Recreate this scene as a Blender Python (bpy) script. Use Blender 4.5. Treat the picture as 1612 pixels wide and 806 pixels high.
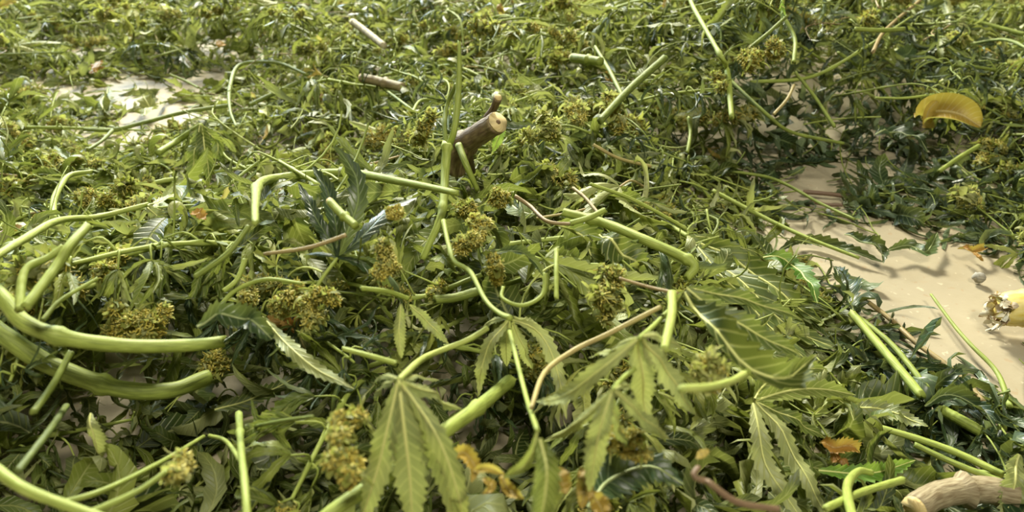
import bpy, math, random
import numpy as np
from mathutils import Vector, Matrix

# ------------------------------------------------------------------ clean
for o in list(bpy.data.objects):
    bpy.data.objects.remove(o)
S = bpy.context.scene
COL = S.collection
rng = np.random.default_rng(11)

# ------------------------------------------------------------------ camera, world, light, exposure
W, HH, F = 1612.0, 806.0, 1150.0
CAM_H, PITCH = 0.40, math.radians(30.0)
cd = bpy.data.cameras.new('camera')
cam = bpy.data.objects.new('camera', cd)
COL.objects.link(cam)
cam.location = (0, 0, CAM_H)
cam.rotation_euler = (math.pi / 2 - PITCH, 0, 0)
cd.sensor_width = 36.0
cd.lens = 36.0 * F / W
cd.clip_start = 0.02
cd.dof.use_dof = True
cd.dof.focus_distance = 0.62
cd.dof.aperture_fstop = 9.0
S.camera = cam

w = bpy.data.worlds.new('world')
S.world = w
w.use_nodes = True
bg = w.node_tree.nodes['Background']
bg.inputs[0].default_value = (1.0, 0.97, 0.88, 1)
bg.inputs[1].default_value = 0.05


def area(name, loc, target, size, sizey, power, color):
    l = bpy.data.lights.new(name, 'AREA')
    l.shape = 'RECTANGLE'
    l.size, l.size_y, l.energy, l.color = size, sizey, power, color
    o = bpy.data.objects.new(name, l)
    COL.objects.link(o)
    o.location = loc
    d = Vector(target) - Vector(loc)
    o.rotation_euler = d.to_track_quat('-Z', 'Y').to_euler()
    return o


area('ceiling_lamp', (-0.6, 4.9, 3.3), (0.0, 0.9, 0), 1.2, 0.8, 580, (1.0, 0.965, 0.78))
area('front_fill_light', (0.35, -0.75, 2.3), (0.05, 0.60, 0), 0.6, 0.4, 40, (1.0, 0.95, 0.76))  # added fill from behind the camera, brightens leaves facing it; no known lamp
area('window_daylight', (-2.8, 5.0, 2.2), (-1.0, 2.2, 0), 1.8, 1.4, 220, (0.74, 0.90, 1.0))

S.view_settings.view_transform = 'Standard'
S.view_settings.look = 'None'
S.view_settings.gamma = 1
S.view_settings.use_curve_mapping = False
S.view_settings.exposure = 0.47

# ------------------------------------------------------------------ where a point of the photograph stands
CP, SP = math.cos(PITCH), math.sin(PITCH)


def at(px, py, z=0.0):
    a, b = (px - W / 2) / F, (HH / 2 - py) / F
    d = np.array([a, CP + b * SP, -SP + b * CP])
    t = (z - CAM_H) / d[2]
    return np.array([0, 0, CAM_H]) + d * t


def pts(*l):
    return np.array([at(*p) for p in l])


# ------------------------------------------------------------------ materials
def nt(name):
    m = bpy.data.materials.new(name)
    m.use_nodes = True
    t = m.node_tree
    return m, t, t.nodes['Principled BSDF'], t.nodes['Material Output']


def node(t, typ, **kw):
    n = t.nodes.new(typ)
    for k, v in kw.items():
        setattr(n, k, v)
    return n


def math_n(t, op, a, b=None, clamp=False):
    n = node(t, 'ShaderNodeMath', operation=op, use_clamp=clamp)
    for i, x in enumerate((a, b)):
        if x is None:
            continue
        if isinstance(x, (int, float)):
            n.inputs[i].default_value = x
        else:
            t.links.new(x, n.inputs[i])
    return n.outputs[0]


def ramp(t, fac, stops):
    r = node(t, 'ShaderNodeValToRGB')
    el = r.color_ramp.elements
    el[0].position, el[0].color = stops[0][0], (*stops[0][1], 1)
    el[1].position, el[1].color = stops[-1][0], (*stops[-1][1], 1)
    for p, c in stops[1:-1]:
        e = el.new(p)
        e.color = (*c, 1)
    t.links.new(fac, r.inputs[0])
    return r.outputs[0]


def mixc(t, fac, a, b, mode='MIX'):
    m = node(t, 'ShaderNodeMix', data_type='RGBA', blend_type=mode)
    for sock, x in ((m.inputs[0], fac), (m.inputs[6], a), (m.inputs[7], b)):
        if isinstance(x, (int, float)):
            sock.default_value = x
        elif isinstance(x, tuple):
            sock.default_value = (*x, 1)
        else:
            t.links.new(x, sock)
    return m.outputs[2]


def leaf_material(name, top, under, vein, transl=0.3, rough=0.5, veins=0.72):
    m, t, p, out = nt(name)
    at_ = node(t, 'ShaderNodeAttribute', attribute_name='leaf')
    sep = node(t, 'ShaderNodeSeparateXYZ')
    t.links.new(at_.outputs['Vector'], sep.inputs[0])
    u, v, tint = sep.outputs
    oi = node(t, 'ShaderNodeObjectInfo')
    tc = node(t, 'ShaderNodeTexCoord')
    no = node(t, 'ShaderNodeTexNoise')
    no.inputs['Scale'].default_value = 38
    no.inputs['Detail'].default_value = 4
    t.links.new(tc.outputs['Object'], no.inputs['Vector'])
    k = math_n(t, 'ADD', tint, math_n(t, 'MULTIPLY', math_n(t, 'SUBTRACT', no.outputs[0], 0.5), 0.55))
    k = math_n(t, 'ADD', k, math_n(t, 'MULTIPLY', math_n(t, 'SUBTRACT', oi.outputs['Random'], 0.5), 0.3), True)
    ct = ramp(t, k, top)
    cu = ramp(t, k, under)
    geo = node(t, 'ShaderNodeNewGeometry')
    col = mixc(t, geo.outputs['Backfacing'], ct, cu)        # a leaf's two faces
    av = math_n(t, 'ABSOLUTE', v)
    mid = math_n(t, 'SUBTRACT', 1.0, math_n(t, 'DIVIDE', av, 0.13), True)
    ph = math_n(t, 'FRACT', math_n(t, 'SUBTRACT', math_n(t, 'MULTIPLY', u, 13.0), math_n(t, 'MULTIPLY', av, 1.5)))
    sv = math_n(t, 'SUBTRACT', 1.0, math_n(t, 'DIVIDE', math_n(t, 'ABSOLUTE', math_n(t, 'SUBTRACT', ph, 0.5)), 0.16), True)
    vv = math_n(t, 'MAXIMUM', mid, math_n(t, 'MULTIPLY', sv, 0.5))
    col = mixc(t, math_n(t, 'MULTIPLY', vv, veins), col, vein)
    t.links.new(col, p.inputs['Base Color'])
    p.inputs['Roughness'].default_value = rough
    p.inputs['Specular IOR Level'].default_value = 0.55
    bp = node(t, 'ShaderNodeBump')
    bp.inputs['Strength'].default_value = 0.5
    bp.inputs['Distance'].default_value = 0.0012
    t.links.new(math_n(t, 'SUBTRACT', math_n(t, 'MULTIPLY', no.outputs[0], 1.2), vv), bp.inputs['Height'])
    t.links.new(bp.outputs[0], p.inputs['Normal'])
    tr = node(t, 'ShaderNodeBsdfTranslucent')
    t.links.new(mixc(t, 0.5, col, (0.50, 0.56, 0.09)), tr.inputs[0])
    mx = node(t, 'ShaderNodeMixShader')
    mx.inputs[0].default_value = transl
    t.links.new(p.outputs[0], mx.inputs[1])
    t.links.new(tr.outputs[0], mx.inputs[2])
    t.links.new(mx.outputs[0], out.inputs[0])
    return m


def stem_material(name, stops, rough=0.5, scale=(60, 60, 60), bump=0.3):
    m, t, p, out = nt(name)
    at_ = node(t, 'ShaderNodeAttribute', attribute_name='leaf')
    sep = node(t, 'ShaderNodeSeparateXYZ')
    t.links.new(at_.outputs['Vector'], sep.inputs[0])
    u, v, tint = sep.outputs
    cmb = node(t, 'ShaderNodeCombineXYZ')
    t.links.new(math_n(t, 'MULTIPLY', u, 3.0), cmb.inputs[0])
    t.links.new(math_n(t, 'MULTIPLY', v, 9.0), cmb.inputs[1])
    t.links.new(math_n(t, 'MULTIPLY', tint, 7.0), cmb.inputs[2])
    no = node(t, 'ShaderNodeTexNoise')
    no.inputs['Scale'].default_value = 1.6
    no.inputs['Detail'].default_value = 4
    t.links.new(cmb.outputs[0], no.inputs['Vector'])
    oi = node(t, 'ShaderNodeObjectInfo')
    k = math_n(t, 'ADD', tint, math_n(t, 'MULTIPLY', math_n(t, 'SUBTRACT', no.outputs[0], 0.5), 1.5))
    k = math_n(t, 'ADD', k, math_n(t, 'MULTIPLY', math_n(t, 'SUBTRACT', oi.outputs['Random'], 0.5), 0.35), True)
    t.links.new(ramp(t, k, stops), p.inputs['Base Color'])
    p.inputs['Roughness'].default_value = rough
    p.inputs['Specular IOR Level'].default_value = 0.4
    bp = node(t, 'ShaderNodeBump')
    bp.inputs['Strength'].default_value = bump
    bp.inputs['Distance'].default_value = 0.001
    t.links.new(no.outputs[0], bp.inputs['Height'])
    t.links.new(bp.outputs[0], p.inputs['Normal'])
    return m


M = {}
M['leaf'] = leaf_material('hemp_leaf',
    [(0, (0.026, 0.048, 0.008)), (0.3, (0.085, 0.125, 0.017)), (0.65, (0.215, 0.26, 0.042)), (1, (0.44, 0.46, 0.11))],
    [(0, (0.095, 0.120, 0.040)), (0.5, (0.27, 0.295, 0.11)), (1, (0.52, 0.54, 0.23))],
    (0.50, 0.52, 0.20))
M['leaf_veined'] = leaf_material('veined_leaf',
    [(0, (0.030, 0.055, 0.010)), (0.35, (0.085, 0.125, 0.020)), (1, (0.26, 0.30, 0.07))],
    [(0, (0.10, 0.13, 0.036)), (0.5, (0.235, 0.265, 0.092)), (1, (0.42, 0.45, 0.18))],
    (0.66, 0.67, 0.24), transl=0.3, veins=0.85)
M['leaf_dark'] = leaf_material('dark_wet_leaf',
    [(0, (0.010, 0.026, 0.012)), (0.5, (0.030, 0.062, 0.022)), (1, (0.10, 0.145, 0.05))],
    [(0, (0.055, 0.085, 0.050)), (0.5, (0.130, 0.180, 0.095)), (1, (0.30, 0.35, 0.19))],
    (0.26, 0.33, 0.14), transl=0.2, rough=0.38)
M['leaf_fresh'] = leaf_material('fresh_leaf',
    [(0, (0.06, 0.16, 0.015)), (0.5, (0.14, 0.30, 0.03)), (1, (0.30, 0.45, 0.06))],
    [(0, (0.12, 0.24, 0.04)), (1, (0.35, 0.48, 0.12))], (0.4, 0.55, 0.15), transl=0.4)
M['leaf_yellow'] = leaf_material('yellowed_leaf',
    [(0, (0.33, 0.20, 0.03)), (0.5, (0.52, 0.36, 0.06)), (1, (0.62, 0.50, 0.14))],
    [(0, (0.36, 0.24, 0.05)), (1, (0.66, 0.54, 0.22))], (0.62, 0.50, 0.2), transl=0.35)
M['leaf_brown'] = leaf_material('dried_leaf',
    [(0, (0.14, 0.06, 0.015)), (0.5, (0.36, 0.17, 0.03)), (1, (0.55, 0.30, 0.05))],
    [(0, (0.20, 0.10, 0.03)), (1, (0.55, 0.36, 0.10))], (0.5, 0.32, 0.12), transl=0.3)
M['bract'] = leaf_material('flower_bract',
    [(0, (0.15, 0.18, 0.035)), (0.5, (0.33, 0.35, 0.08)), (1, (0.52, 0.52, 0.19))],
    [(0, (0.14, 0.17, 0.05)), (1, (0.46, 0.47, 0.20))], (0.45, 0.46, 0.18), transl=0.45, veins=0.3)
M['pistil'] = stem_material('flower_hair', [(0, (0.34, 0.25, 0.03)), (0.45, (0.53, 0.44, 0.07)), (1, (0.62, 0.58, 0.20))], 0.6)
M['stem'] = stem_material('green_stem', [(0, (0.085, 0.115, 0.02)), (0.4, (0.21, 0.26, 0.045)), (0.8, (0.32, 0.39, 0.075)), (1, (0.41, 0.46, 0.125))], 0.6)
M['stem_pink'] = stem_material('pinkish_stem', [(0, (0.17, 0.105, 0.065)), (0.5, (0.34, 0.26, 0.11)), (1, (0.48, 0.43, 0.16))])
M['leaf_rib'] = stem_material('pale_leaf_rib', [(0, (0.40, 0.43, 0.12)), (1, (0.66, 0.67, 0.25))])
M['leaf_rib_dark'] = stem_material('green_leaf_rib', [(0, (0.15, 0.20, 0.07)), (1, (0.32, 0.37, 0.16))])
M['bark'] = stem_material('brown_bark', [(0, (0.085, 0.050, 0.030)), (0.4, (0.20, 0.145, 0.075)), (0.75, (0.31, 0.26, 0.13)), (1, (0.40, 0.36, 0.20))], 0.6, bump=0.8)
M['dry_stalk'] = stem_material('dry_stalk', [(0, (0.20, 0.15, 0.08)), (0.5, (0.40, 0.34, 0.21)), (1, (0.60, 0.56, 0.38))], 0.7, bump=0.8)
M['wood'] = stem_material('pale_cut_wood', [(0, (0.34, 0.22, 0.08)), (0.5, (0.60, 0.46, 0.20)), (1, (0.74, 0.62, 0.34))], 0.7)
M['pith'] = stem_material('dark_pith', [(0, (0.10, 0.06, 0.03)), (1, (0.30, 0.20, 0.10))], 0.8)
M['torn'] = stem_material('torn_white_fibre', [(0, (0.30, 0.15, 0.06)), (0.45, (0.72, 0.66, 0.50)), (1, (0.85, 0.81, 0.68))], 0.8)
M['yellow_rind'] = stem_material('yellow_rind', [(0, (0.45, 0.30, 0.04)), (0.5, (0.66, 0.52, 0.12)), (1, (0.75, 0.64, 0.26))], 0.5)
M['pebble'] = stem_material('grey_pebble', [(0, (0.16, 0.15, 0.12)), (1, (0.45, 0.42, 0.35))], 0.8)


def floor_material():
    m, t, p, out = nt('cream_floor')
    tc = node(t, 'ShaderNodeTexCoord')
    big = node(t, 'ShaderNodeTexNoise')
    big.inputs['Scale'].default_value = 5
    big.inputs['Detail'].default_value = 6
    t.links.new(tc.outputs['Object'], big.inputs['Vector'])
    fine = node(t, 'ShaderNodeTexNoise')
    fine.inputs['Scale'].default_value = 95
    fine.inputs['Detail'].default_value = 5
    t.links.new(tc.outputs['Object'], fine.inputs['Vector'])
    c = ramp(t, big.outputs[0], [(0.3, (0.32, 0.272, 0.183)), (0.55, (0.385, 0.332, 0.23)), (0.75, (0.43, 0.378, 0.268))])
    c = mixc(t, math_n(t, 'MULTIPLY', math_n(t, 'GREATER_THAN', fine.outputs[0], 0.66), 0.35), c, (0.72, 0.62, 0.45))
    c = mixc(t, math_n(t, 'MULTIPLY', math_n(t, 'LESS_THAN', fine.outputs[0], 0.33), 0.45), c, (0.33, 0.23, 0.13))
    sp = node(t, 'ShaderNodeTexNoise')
    sp.inputs['Scale'].default_value = 30
    sp.inputs['Detail'].default_value = 3
    t.links.new(tc.outputs['Object'], sp.inputs['Vector'])
    c = mixc(t, math_n(t, 'MULTIPLY', math_n(t, 'SUBTRACT', math_n(t, 'MULTIPLY', sp.outputs[0], 5.0), 3.2, True), 0.5), c, (0.40, 0.29, 0.17))
    t.links.new(c, p.inputs['Base Color'])
    p.inputs['Roughness'].default_value = 0.6
    p.inputs['Specular IOR Level'].default_value = 0.2
    bp = node(t, 'ShaderNodeBump')
    bp.inputs['Strength'].default_value = 0.25
    bp.inputs['Distance'].default_value = 0.002
    t.links.new(math_n(t, 'ADD', fine.outputs[0], big.outputs[0]), bp.inputs['Height'])
    t.links.new(bp.outputs[0], p.inputs['Normal'])
    return m


M['floor'] = floor_material()


# ------------------------------------------------------------------ mesh building
class MB:
    def __init__(self):
        self.v, self.f, self.a, self.mi, self.n = [], [], [], [], 0

    def add(self, v, f, a, mi=0):
        v = np.asarray(v, float).reshape(-1, 3)
        f = np.asarray(f, int).reshape(-1, 4)
        self.v.append(v)
        self.f.append(f + self.n)
        self.a.append(np.asarray(a, float).reshape(-1, 3))
        self.mi.append(np.full(len(f), mi))
        self.n += len(v)
        return self

    def build(self, name, mats, parent=None):
        me = bpy.data.meshes.new(name)
        v, f, a = np.concatenate(self.v), np.concatenate(self.f), np.concatenate(self.a)
        mi = np.concatenate(self.mi)
        me.vertices.add(len(v))
        me.vertices.foreach_set('co', v.ravel())
        me.loops.add(f.size)
        me.loops.foreach_set('vertex_index', f.ravel())
        me.polygons.add(len(f))
        me.polygons.foreach_set('loop_start', np.arange(0, f.size, 4))
        me.polygons.foreach_set('loop_total', np.full(len(f), 4))
        for m in (mats if isinstance(mats, (list, tuple)) else [mats]):
            me.materials.append(m)
        me.polygons.foreach_set('material_index', mi)
        me.polygons.foreach_set('use_smooth', np.ones(len(f), bool))
        at_ = me.attributes.new('leaf', 'FLOAT_VECTOR', 'POINT')
        at_.data.foreach_set('vector', a.ravel())
        me.update(calc_edges=True)
        me.validate()
        o = bpy.data.objects.new(name, me)
        COL.objects.link(o)
        if parent is not None:
            o.parent = parent
        return o


def unit(a):
    return a / np.maximum(np.linalg.norm(a, axis=-1, keepdims=True), 1e-9)


def rot(vec, axis, ang):
    """vec, axis (N,3), ang (N,)"""
    c, s = np.cos(ang)[:, None], np.sin(ang)[:, None]
    return vec * c + np.cross(axis, vec) * s + axis * (np.sum(axis * vec, -1, keepdims=True)) * (1 - c)


PROFILE = {}


def profile(n, kind='leaf'):
    u = np.linspace(0, 1, n + 1)
    if kind == 'leaf':
        p = (u + 0.02) ** 0.75 * (1.0 - u) ** 0.85
        p = p / p.max()
    elif kind == 'bract':
        p = (u + 0.12) ** 0.6 * (1.0 - u) ** 0.6
        p = p / p.max()
    elif kind == 'hair':
        p = 1 - 0.7 * u
    else:
        p = np.ones_like(u)
    return u, p


def skin(mb, P, Sd, Nm, width, roll, fold, tint, kind='leaf', serr=0.14, across=4, mi=0):
    """N ribbons: P (N,n+1,3) midrib, Sd side, Nm normal; width (N,) half width"""
    N, n1, _ = P.shape
    n = n1 - 1
    u, p = profile(n, kind)
    tooth = np.where(np.arange(n1) % 2 == 0, 1 - serr, 1 + serr)
    tooth[0] = tooth[-1] = 1
    vs = np.linspace(-1, 1, across + 1)
    hw = width[:, None] * p[None, :]
    D = np.gradient(P, axis=1)
    D = unit(D)
    verts = np.zeros((N, n1, across + 1, 3))
    rp = np.random.default_rng(N * 31 + n)
    rip, rf, rph = rp.uniform(.05, .5, N) * (kind == 'leaf'), rp.uniform(8, 24, N), rp.uniform(0, 6.28, (2, N))
    for j, v in enumerate(vs):
        edge = abs(v) > 0.99
        wj = hw * (tooth[None, :] if edge and kind == 'leaf' else 1)
        ang = roll * v
        r = np.where(np.abs(roll) < 1e-3, 1e-3, roll)
        so = np.sin(r * v) / r
        no = (1 - np.cos(r * v)) / r + fold * abs(v)
        verts[:, :, j] = P + Sd * (wj * so[:, None])[..., None] + Nm * (wj * no[:, None])[..., None]
        if v and kind == 'leaf':
            verts[:, :, j] += Nm * (wj * (rip[:, None] * np.sin(rf[:, None] * u[None] + rph[int(v > 0)][:, None])) * v * v)[..., None]
        if edge and kind == 'leaf':
            verts[:, :, j] += D * (wj * 0.22 * (np.arange(n1) % 2)[None, :])[..., None]
    a = np.zeros((N, n1, across + 1, 3))
    a[..., 0] = u[None, :, None]
    a[..., 1] = vs[None, None, :]
    a[..., 2] = tint[:, None, None]
    k = across + 1
    i0 = (np.arange(n)[:, None] * k + np.arange(across)[None, :]).ravel()
    q = np.stack([i0, i0 + 1, i0 + k + 1, i0 + k], -1)
    f = (np.arange(N)[:, None, None] * (n1 * k) + q[None]).reshape(-1, 4)
    mb.add(verts, f, a, mi)


def march(P0, D0, N0, L, n, droop, curl, twist, floor=None, wob=None):
    """limp ribbons bending under their own weight"""
    N = len(P0)
    P = np.zeros((N, n + 1, 3))
    Sd = np.zeros_like(P)
    Nm = np.zeros_like(P)
    D = unit(D0)
    s = unit(np.cross(N0, D) * -1)
    ds = L / n
    p = P0.copy()
    g = np.array([0, 0, -1.0])
    for i in range(n + 1):
        P[:, i] = p
        nn = np.cross(s, D)
        Sd[:, i], Nm[:, i] = s, nn
        t = (i + 1) / n
        D2 = unit(D + g * (droop / n)[:, None])
        D2 = rot(D2, s, curl / n * (0.3 + 1.4 * t))
        if wob is not None:
            D2 = rot(D2, nn, wob[:, i] / n)
        s = unit(s - D2 * np.sum(s * D2, -1, keepdims=True))
        s = rot(s, D2, twist / n)
        D = D2
        p = p + D * ds[:, None]
        if floor is not None:
            fl = floor(p)
            low = p[:, 2] < fl
            p[:, 2] = np.where(low, fl, p[:, 2])
            D[:, 2] = np.where(low, np.maximum(D[:, 2], 0.02), D[:, 2])
            D = unit(D)
            s = unit(s - D * np.sum(s * D, -1, keepdims=True))
    return P, Sd, Nm


def spline(c, n):
    c = np.asarray(c, float)
    if len(c) == 2:
        t = np.linspace(0, 1, n + 1)[:, None]
        return c[0] * (1 - t) + c[1] * t
    q = np.vstack([2 * c[0] - c[1], c, 2 * c[-1] - c[-2]])
    seg = np.linalg.norm(np.diff(c, axis=0), axis=1)
    cum = np.concatenate([[0], np.cumsum(seg)]) / seg.sum()
    out = []
    for t in np.linspace(0, 1, n + 1):
        i = min(np.searchsorted(cum, t, 'right') - 1, len(c) - 2)
        x = (t - cum[i]) / max(cum[i + 1] - cum[i], 1e-9)
        p0, p1, p2, p3 = q[i], q[i + 1], q[i + 2], q[i + 3]
        out.append(0.5 * (2 * p1 + (p2 - p0) * x + (2 * p0 - 5 * p1 + 4 * p2 - p3) * x * x + (3 * p1 - p0 - 3 * p2 + p3) * x ** 3))
    return np.array(out)


def tube(mb, c, r, n=16, sides=8, tint=0.5, mi=0, nodes=(), cap=True, square=0.0, jag=0.0, rg=None):
    P = spline(c, n)
    r = np.interp(np.linspace(0, 1, n + 1), np.linspace(0, 1, len(np.atleast_1d(r))), np.atleast_1d(r))
    u = np.linspace(0, 1, n + 1)
    for k in nodes:
        r = r * (1 + 0.38 * np.exp(-((u - k) / 0.02) ** 2))
    r = r * (1 + .04 * np.sin(u * 37 + tint * 50) * np.sin(u * 11 + 1))
    D = unit(np.gradient(P, axis=0))
    ref = np.array([0.13, 0.2, 1.0]) if abs(D[:, 2]).mean() < 0.85 else np.array([1.0, 0.1, 0])
    A = unit(np.cross(D, ref))
    B = np.cross(A, D)
    th = np.linspace(0, 2 * math.pi, sides, endpoint=False)
    rad = 1 + square * np.cos(4 * th)
    V = P[:, None] + r[:, None, None] * rad[None, :, None] * (A[:, None] * np.cos(th)[None, :, None] + B[:, None] * np.sin(th)[None, :, None])
    if jag and rg is not None:
        V[0] += D[0] * rg.normal(0, jag, sides)[:, None] * r[0]
        V[-1] += D[-1] * rg.normal(0, jag, sides)[:, None] * r[-1]
    a = np.zeros((n + 1, sides, 3))
    a[..., 0] = (u * np.linalg.norm(np.diff(P, axis=0), axis=1).sum() / 0.05)[:, None]
    a[..., 1] = np.abs(th / math.pi - 1)[None]
    a[..., 2] = tint
    i = np.arange(n)[:, None] * sides
    j = np.arange(sides)[None]
    jn = (j + 1) % sides
    f = np.stack([i + j, i + jn, i + sides + jn, i + sides + j], -1).reshape(-1, 4)
    if cap:
        vv = [V.reshape(-1, 3), P[[0]], P[[-1]]]
        aa = [a.reshape(-1, 3), a[0, :1], a[-1, :1]]
        nv = (n + 1) * sides
        ev = np.arange(0, sides, 2)
        c0 = np.stack([np.full(len(ev), nv), (ev + 2) % sides, ev + 1, ev], -1)
        c1 = np.stack([np.full(len(ev), nv + 1), n * sides + ev, n * sides + ev + 1, n * sides + (ev + 2) % sides], -1)
        mb.add(np.concatenate(vv), np.concatenate([f, c0, c1]), np.concatenate(aa), mi)
    else:
        mb.add(V, f, a, mi)
    return P


def tubes_vec(mb, P, r, tint, sides=4, mi=0):
    """many thin tubes: P (N,n,3)"""
    N, n, _ = P.shape
    D = unit(np.gradient(P, axis=1))
    A = unit(np.cross(D, np.array([0.2, 0.3, 1.0])))
    B = np.cross(A, D)
    th = np.linspace(0, 2 * math.pi, sides, endpoint=False)
    V = P[:, :, None] + r[:, None, None, None] * (A[:, :, None] * np.cos(th)[:, None] + B[:, :, None] * np.sin(th)[:, None])
    a = np.zeros((N, n, sides, 3))
    a[..., 0] = np.linspace(0, 1, n)[None, :, None]
    a[..., 1] = np.abs(th / math.pi - 1)
    a[..., 2] = tint[:, None, None]
    i = np.arange(n - 1)[:, None] * sides
    j = np.arange(sides)[None]
    jn = (j + 1) % sides
    q = np.stack([i + j, i + jn, i + sides + jn, i + sides + j], -1).reshape(-1, 4)
    f = (np.arange(N)[:, None, None] * (n * sides) + q[None]).reshape(-1, 4)
    mb.add(V, f, a, mi)


def flat_floor(z0):
    return lambda p: np.full(len(p), z0)


SPREAD = {3: [0, 38, -38], 5: [0, 30, -30, 66, -66], 7: [0, 26, -26, 52, -52, 84, -84]}
LEN = {3: [1, .75, .75], 5: [1, .88, .88, .58, .58], 7: [1, .93, .93, .74, .74, .42, .42]}


def fan(mb, o, d, nrm, size, k, rg, droop=1.2, curl=1.0, close=0.8, tint=0.45, width=0.075, n=14, floor=None, mi=0, serr=0.16, rollr=1.4):
    """a palmate leaf: k leaflets from one point"""
    o, d, nrm = np.asarray(o, float), unit(np.asarray(d, float)), unit(np.asarray(nrm, float))
    sp = np.radians(np.array(SPREAD[k], float)) * close * rg.uniform(0.8, 1.15, k)
    L = np.array(LEN[k]) * size * rg.uniform(0.88, 1.1, k)
    dd = np.repeat(d[None], k, 0)
    nn = np.repeat(nrm[None], k, 0)
    D0 = rot(dd, nn, sp) + rg.normal(0, 0.08, (k, 3))
    P, Sd, Nm = march(np.repeat(o[None], k, 0), D0, nn + rg.normal(0, 0.25, (k, 3)), L, n,
                      droop * rg.uniform(0.5, 1.5, k), curl * rg.normal(0, 1.0, k), rg.normal(0, 0.9, k), floor,
                      wob=np.repeat(rg.normal(0, 0.5, (k, 1)), n + 1, 1) + rg.normal(0, 1.3, (k, n + 1)))
    skin(mb, P, Sd, Nm, width * L * rg.uniform(0.8, 1.15, k), rg.normal(0.0, rollr, k), rg.uniform(0.0, 0.7, k), np.clip(tint + rg.normal(0, 0.12, k), 0, 1), serr=serr, mi=mi)


def bud(mb, hb, c, axis, length, rad, rg, hairs=1.0, tint=0.5, nb=None):
    """a flower cluster: small bracts and leaflets round an axis (mb), curled ochre hairs (hb)"""
    c, axis = np.asarray(c, float), unit(np.asarray(axis, float))
    nb = nb or int(40 + 1500 * length)
    t = rg.uniform(0, 1, nb)
    th = rg.uniform(0, 2 * math.pi, nb)
    e1 = unit(np.cross(axis, [0.31, 0.2, 0.9]))
    e2 = np.cross(axis, e1)
    rr = rad * np.sqrt(np.clip(1 - (1.7 * t - 0.85) ** 2, 0.05, 1)) * (0.75 + 0.5 * np.sin(t * 19 + th * 2) ** 2)
    out = e1 * np.cos(th)[:, None] + e2 * np.sin(th)[:, None]
    base = c + axis * (t * length)[:, None] + out * (rr * 0.35)[:, None]
    D0 = out + axis * 0.7 + rg.normal(0, 0.3, (nb, 3))
    L = rr * rg.uniform(0.8, 1.5, nb)
    P, Sd, Nm = march(base, D0, axis - out * 0.3 + rg.normal(0, 0.2, (nb, 3)), L, 5, rg.uniform(0, .5, nb), rg.normal(0.8, 0.9, nb), rg.normal(0, .5, nb))
    skin(mb, P, Sd, Nm, L * rg.uniform(0.22, 0.38, nb), rg.normal(0.7, 0.6, nb), rg.uniform(0, .5, nb), np.clip(tint + rg.normal(0, 0.2, nb), 0, 1), 'bract', across=2)
    # sugar leaves sticking out
    ns = 4 + int(120 * length)
    t = rg.uniform(0, 1, ns)
    th = rg.uniform(0, 2 * math.pi, ns)
    out = e1 * np.cos(th)[:, None] + e2 * np.sin(th)[:, None]
    L = rg.uniform(1.5, 3.4, ns) * rad
    P, Sd, Nm = march(c + axis * (t * length)[:, None], out + axis * 0.5, axis - 0.3 * out, L, 8, rg.uniform(.3, 1.8, ns), rg.normal(0, 1.6, ns), rg.normal(0, 1.0, ns))
    skin(mb, P, Sd, Nm, L * rg.uniform(.06, .1, ns), rg.normal(0, 1, ns), rg.uniform(0, .6, ns), np.clip(tint - 0.05 + rg.normal(0, 0.2, ns), 0, 1), across=2)
    nh = int(nb * 2.2 * hairs)
    if nh:
        t = rg.uniform(0, 1, nh)
        th = rg.uniform(0, 2 * math.pi, nh)
        out = e1 * np.cos(th)[:, None] + e2 * np.sin(th)[:, None]
        rr = rad * np.sqrt(np.clip(1 - (1.7 * t - 0.85) ** 2, 0.1, 1))
        base = c + axis * (t * length)[:, None] + out * (rr * 0.55)[:, None]
        P, _, _ = march(base, out + axis * .3 + rg.normal(0, .5, (nh, 3)), axis + rg.normal(0, .4, (nh, 3)), rg.uniform(.5, 1.1, nh) * rad, 5,
                        rg.uniform(0, 1, nh), rg.normal(0, 3.5, nh), rg.normal(0, 2, nh))
        tubes_vec(hb, P, np.full(nh, 0.00042), rg.uniform(0.2, 1, nh), 3)


# ------------------------------------------------------------------ tags
def tag(o, label=None, cat=None, group=None, kind=None):
    if label: o['label'] = label
    if cat: o['category'] = cat
    if group: o['group'] = group
    if kind: o['kind'] = kind
    return o


def empty(name, loc=(0, 0, 0)):
    o = bpy.data.objects.new(name, None)
    o.empty_display_size = 0.02
    COL.objects.link(o)
    o.location = loc
    return o


CHILD = {}


def copy_tree(o, parent=None):
    c = o.copy()
    COL.objects.link(c)
    if parent is not None:
        c.parent = parent
    for ch in o.children:
        copy_tree(ch, c)
    return c


def rebase(root, p):
    """put the thing's origin at p (world) while its parts, modelled in world metres, stay where they are"""
    p = Vector(p)
    root.location = p
    for ch in root.children:
        ch.location = ch.location - p


# ------------------------------------------------------------------ the floor and the lie of the heap
BARE = [  # patches of floor left uncovered
    [(1180, 385), (1225, 350), (1300, 345), (1420, 352), (1480, 365), (1530, 385), (1612, 420), (1700, 460), (1700, 660), (1590, 640), (1500, 620), (1440, 600), (1370, 500), (1320, 455), (1270, 440), (1210, 410)],
    [(1190, 290), (1250, 264), (1380, 242), (1440, 268), (1340, 290), (1310, 335), (1230, 318)],
    [(-80, 160), (60, 140), (120, 135), (200, 125), (370, 112), (370, 132), (250, 165), (170, 190), (110, 170), (60, 172), (-80, 185)],
    [(170, 205), (220, 172), (340, 158), (375, 180), (285, 215), (255, 262), (185, 258)],
    [(420, 305), (545, 285), (560, 340), (500, 362), (430, 350)],
    [(90, 78), (160, 72), (170, 92), (100, 95)],
    [(1370, 690), (1430, 680), (1440, 715), (1380, 720)],
]
BARE_W = [np.array([at(x, y)[:2] for x, y in p]) for p in BARE]
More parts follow.
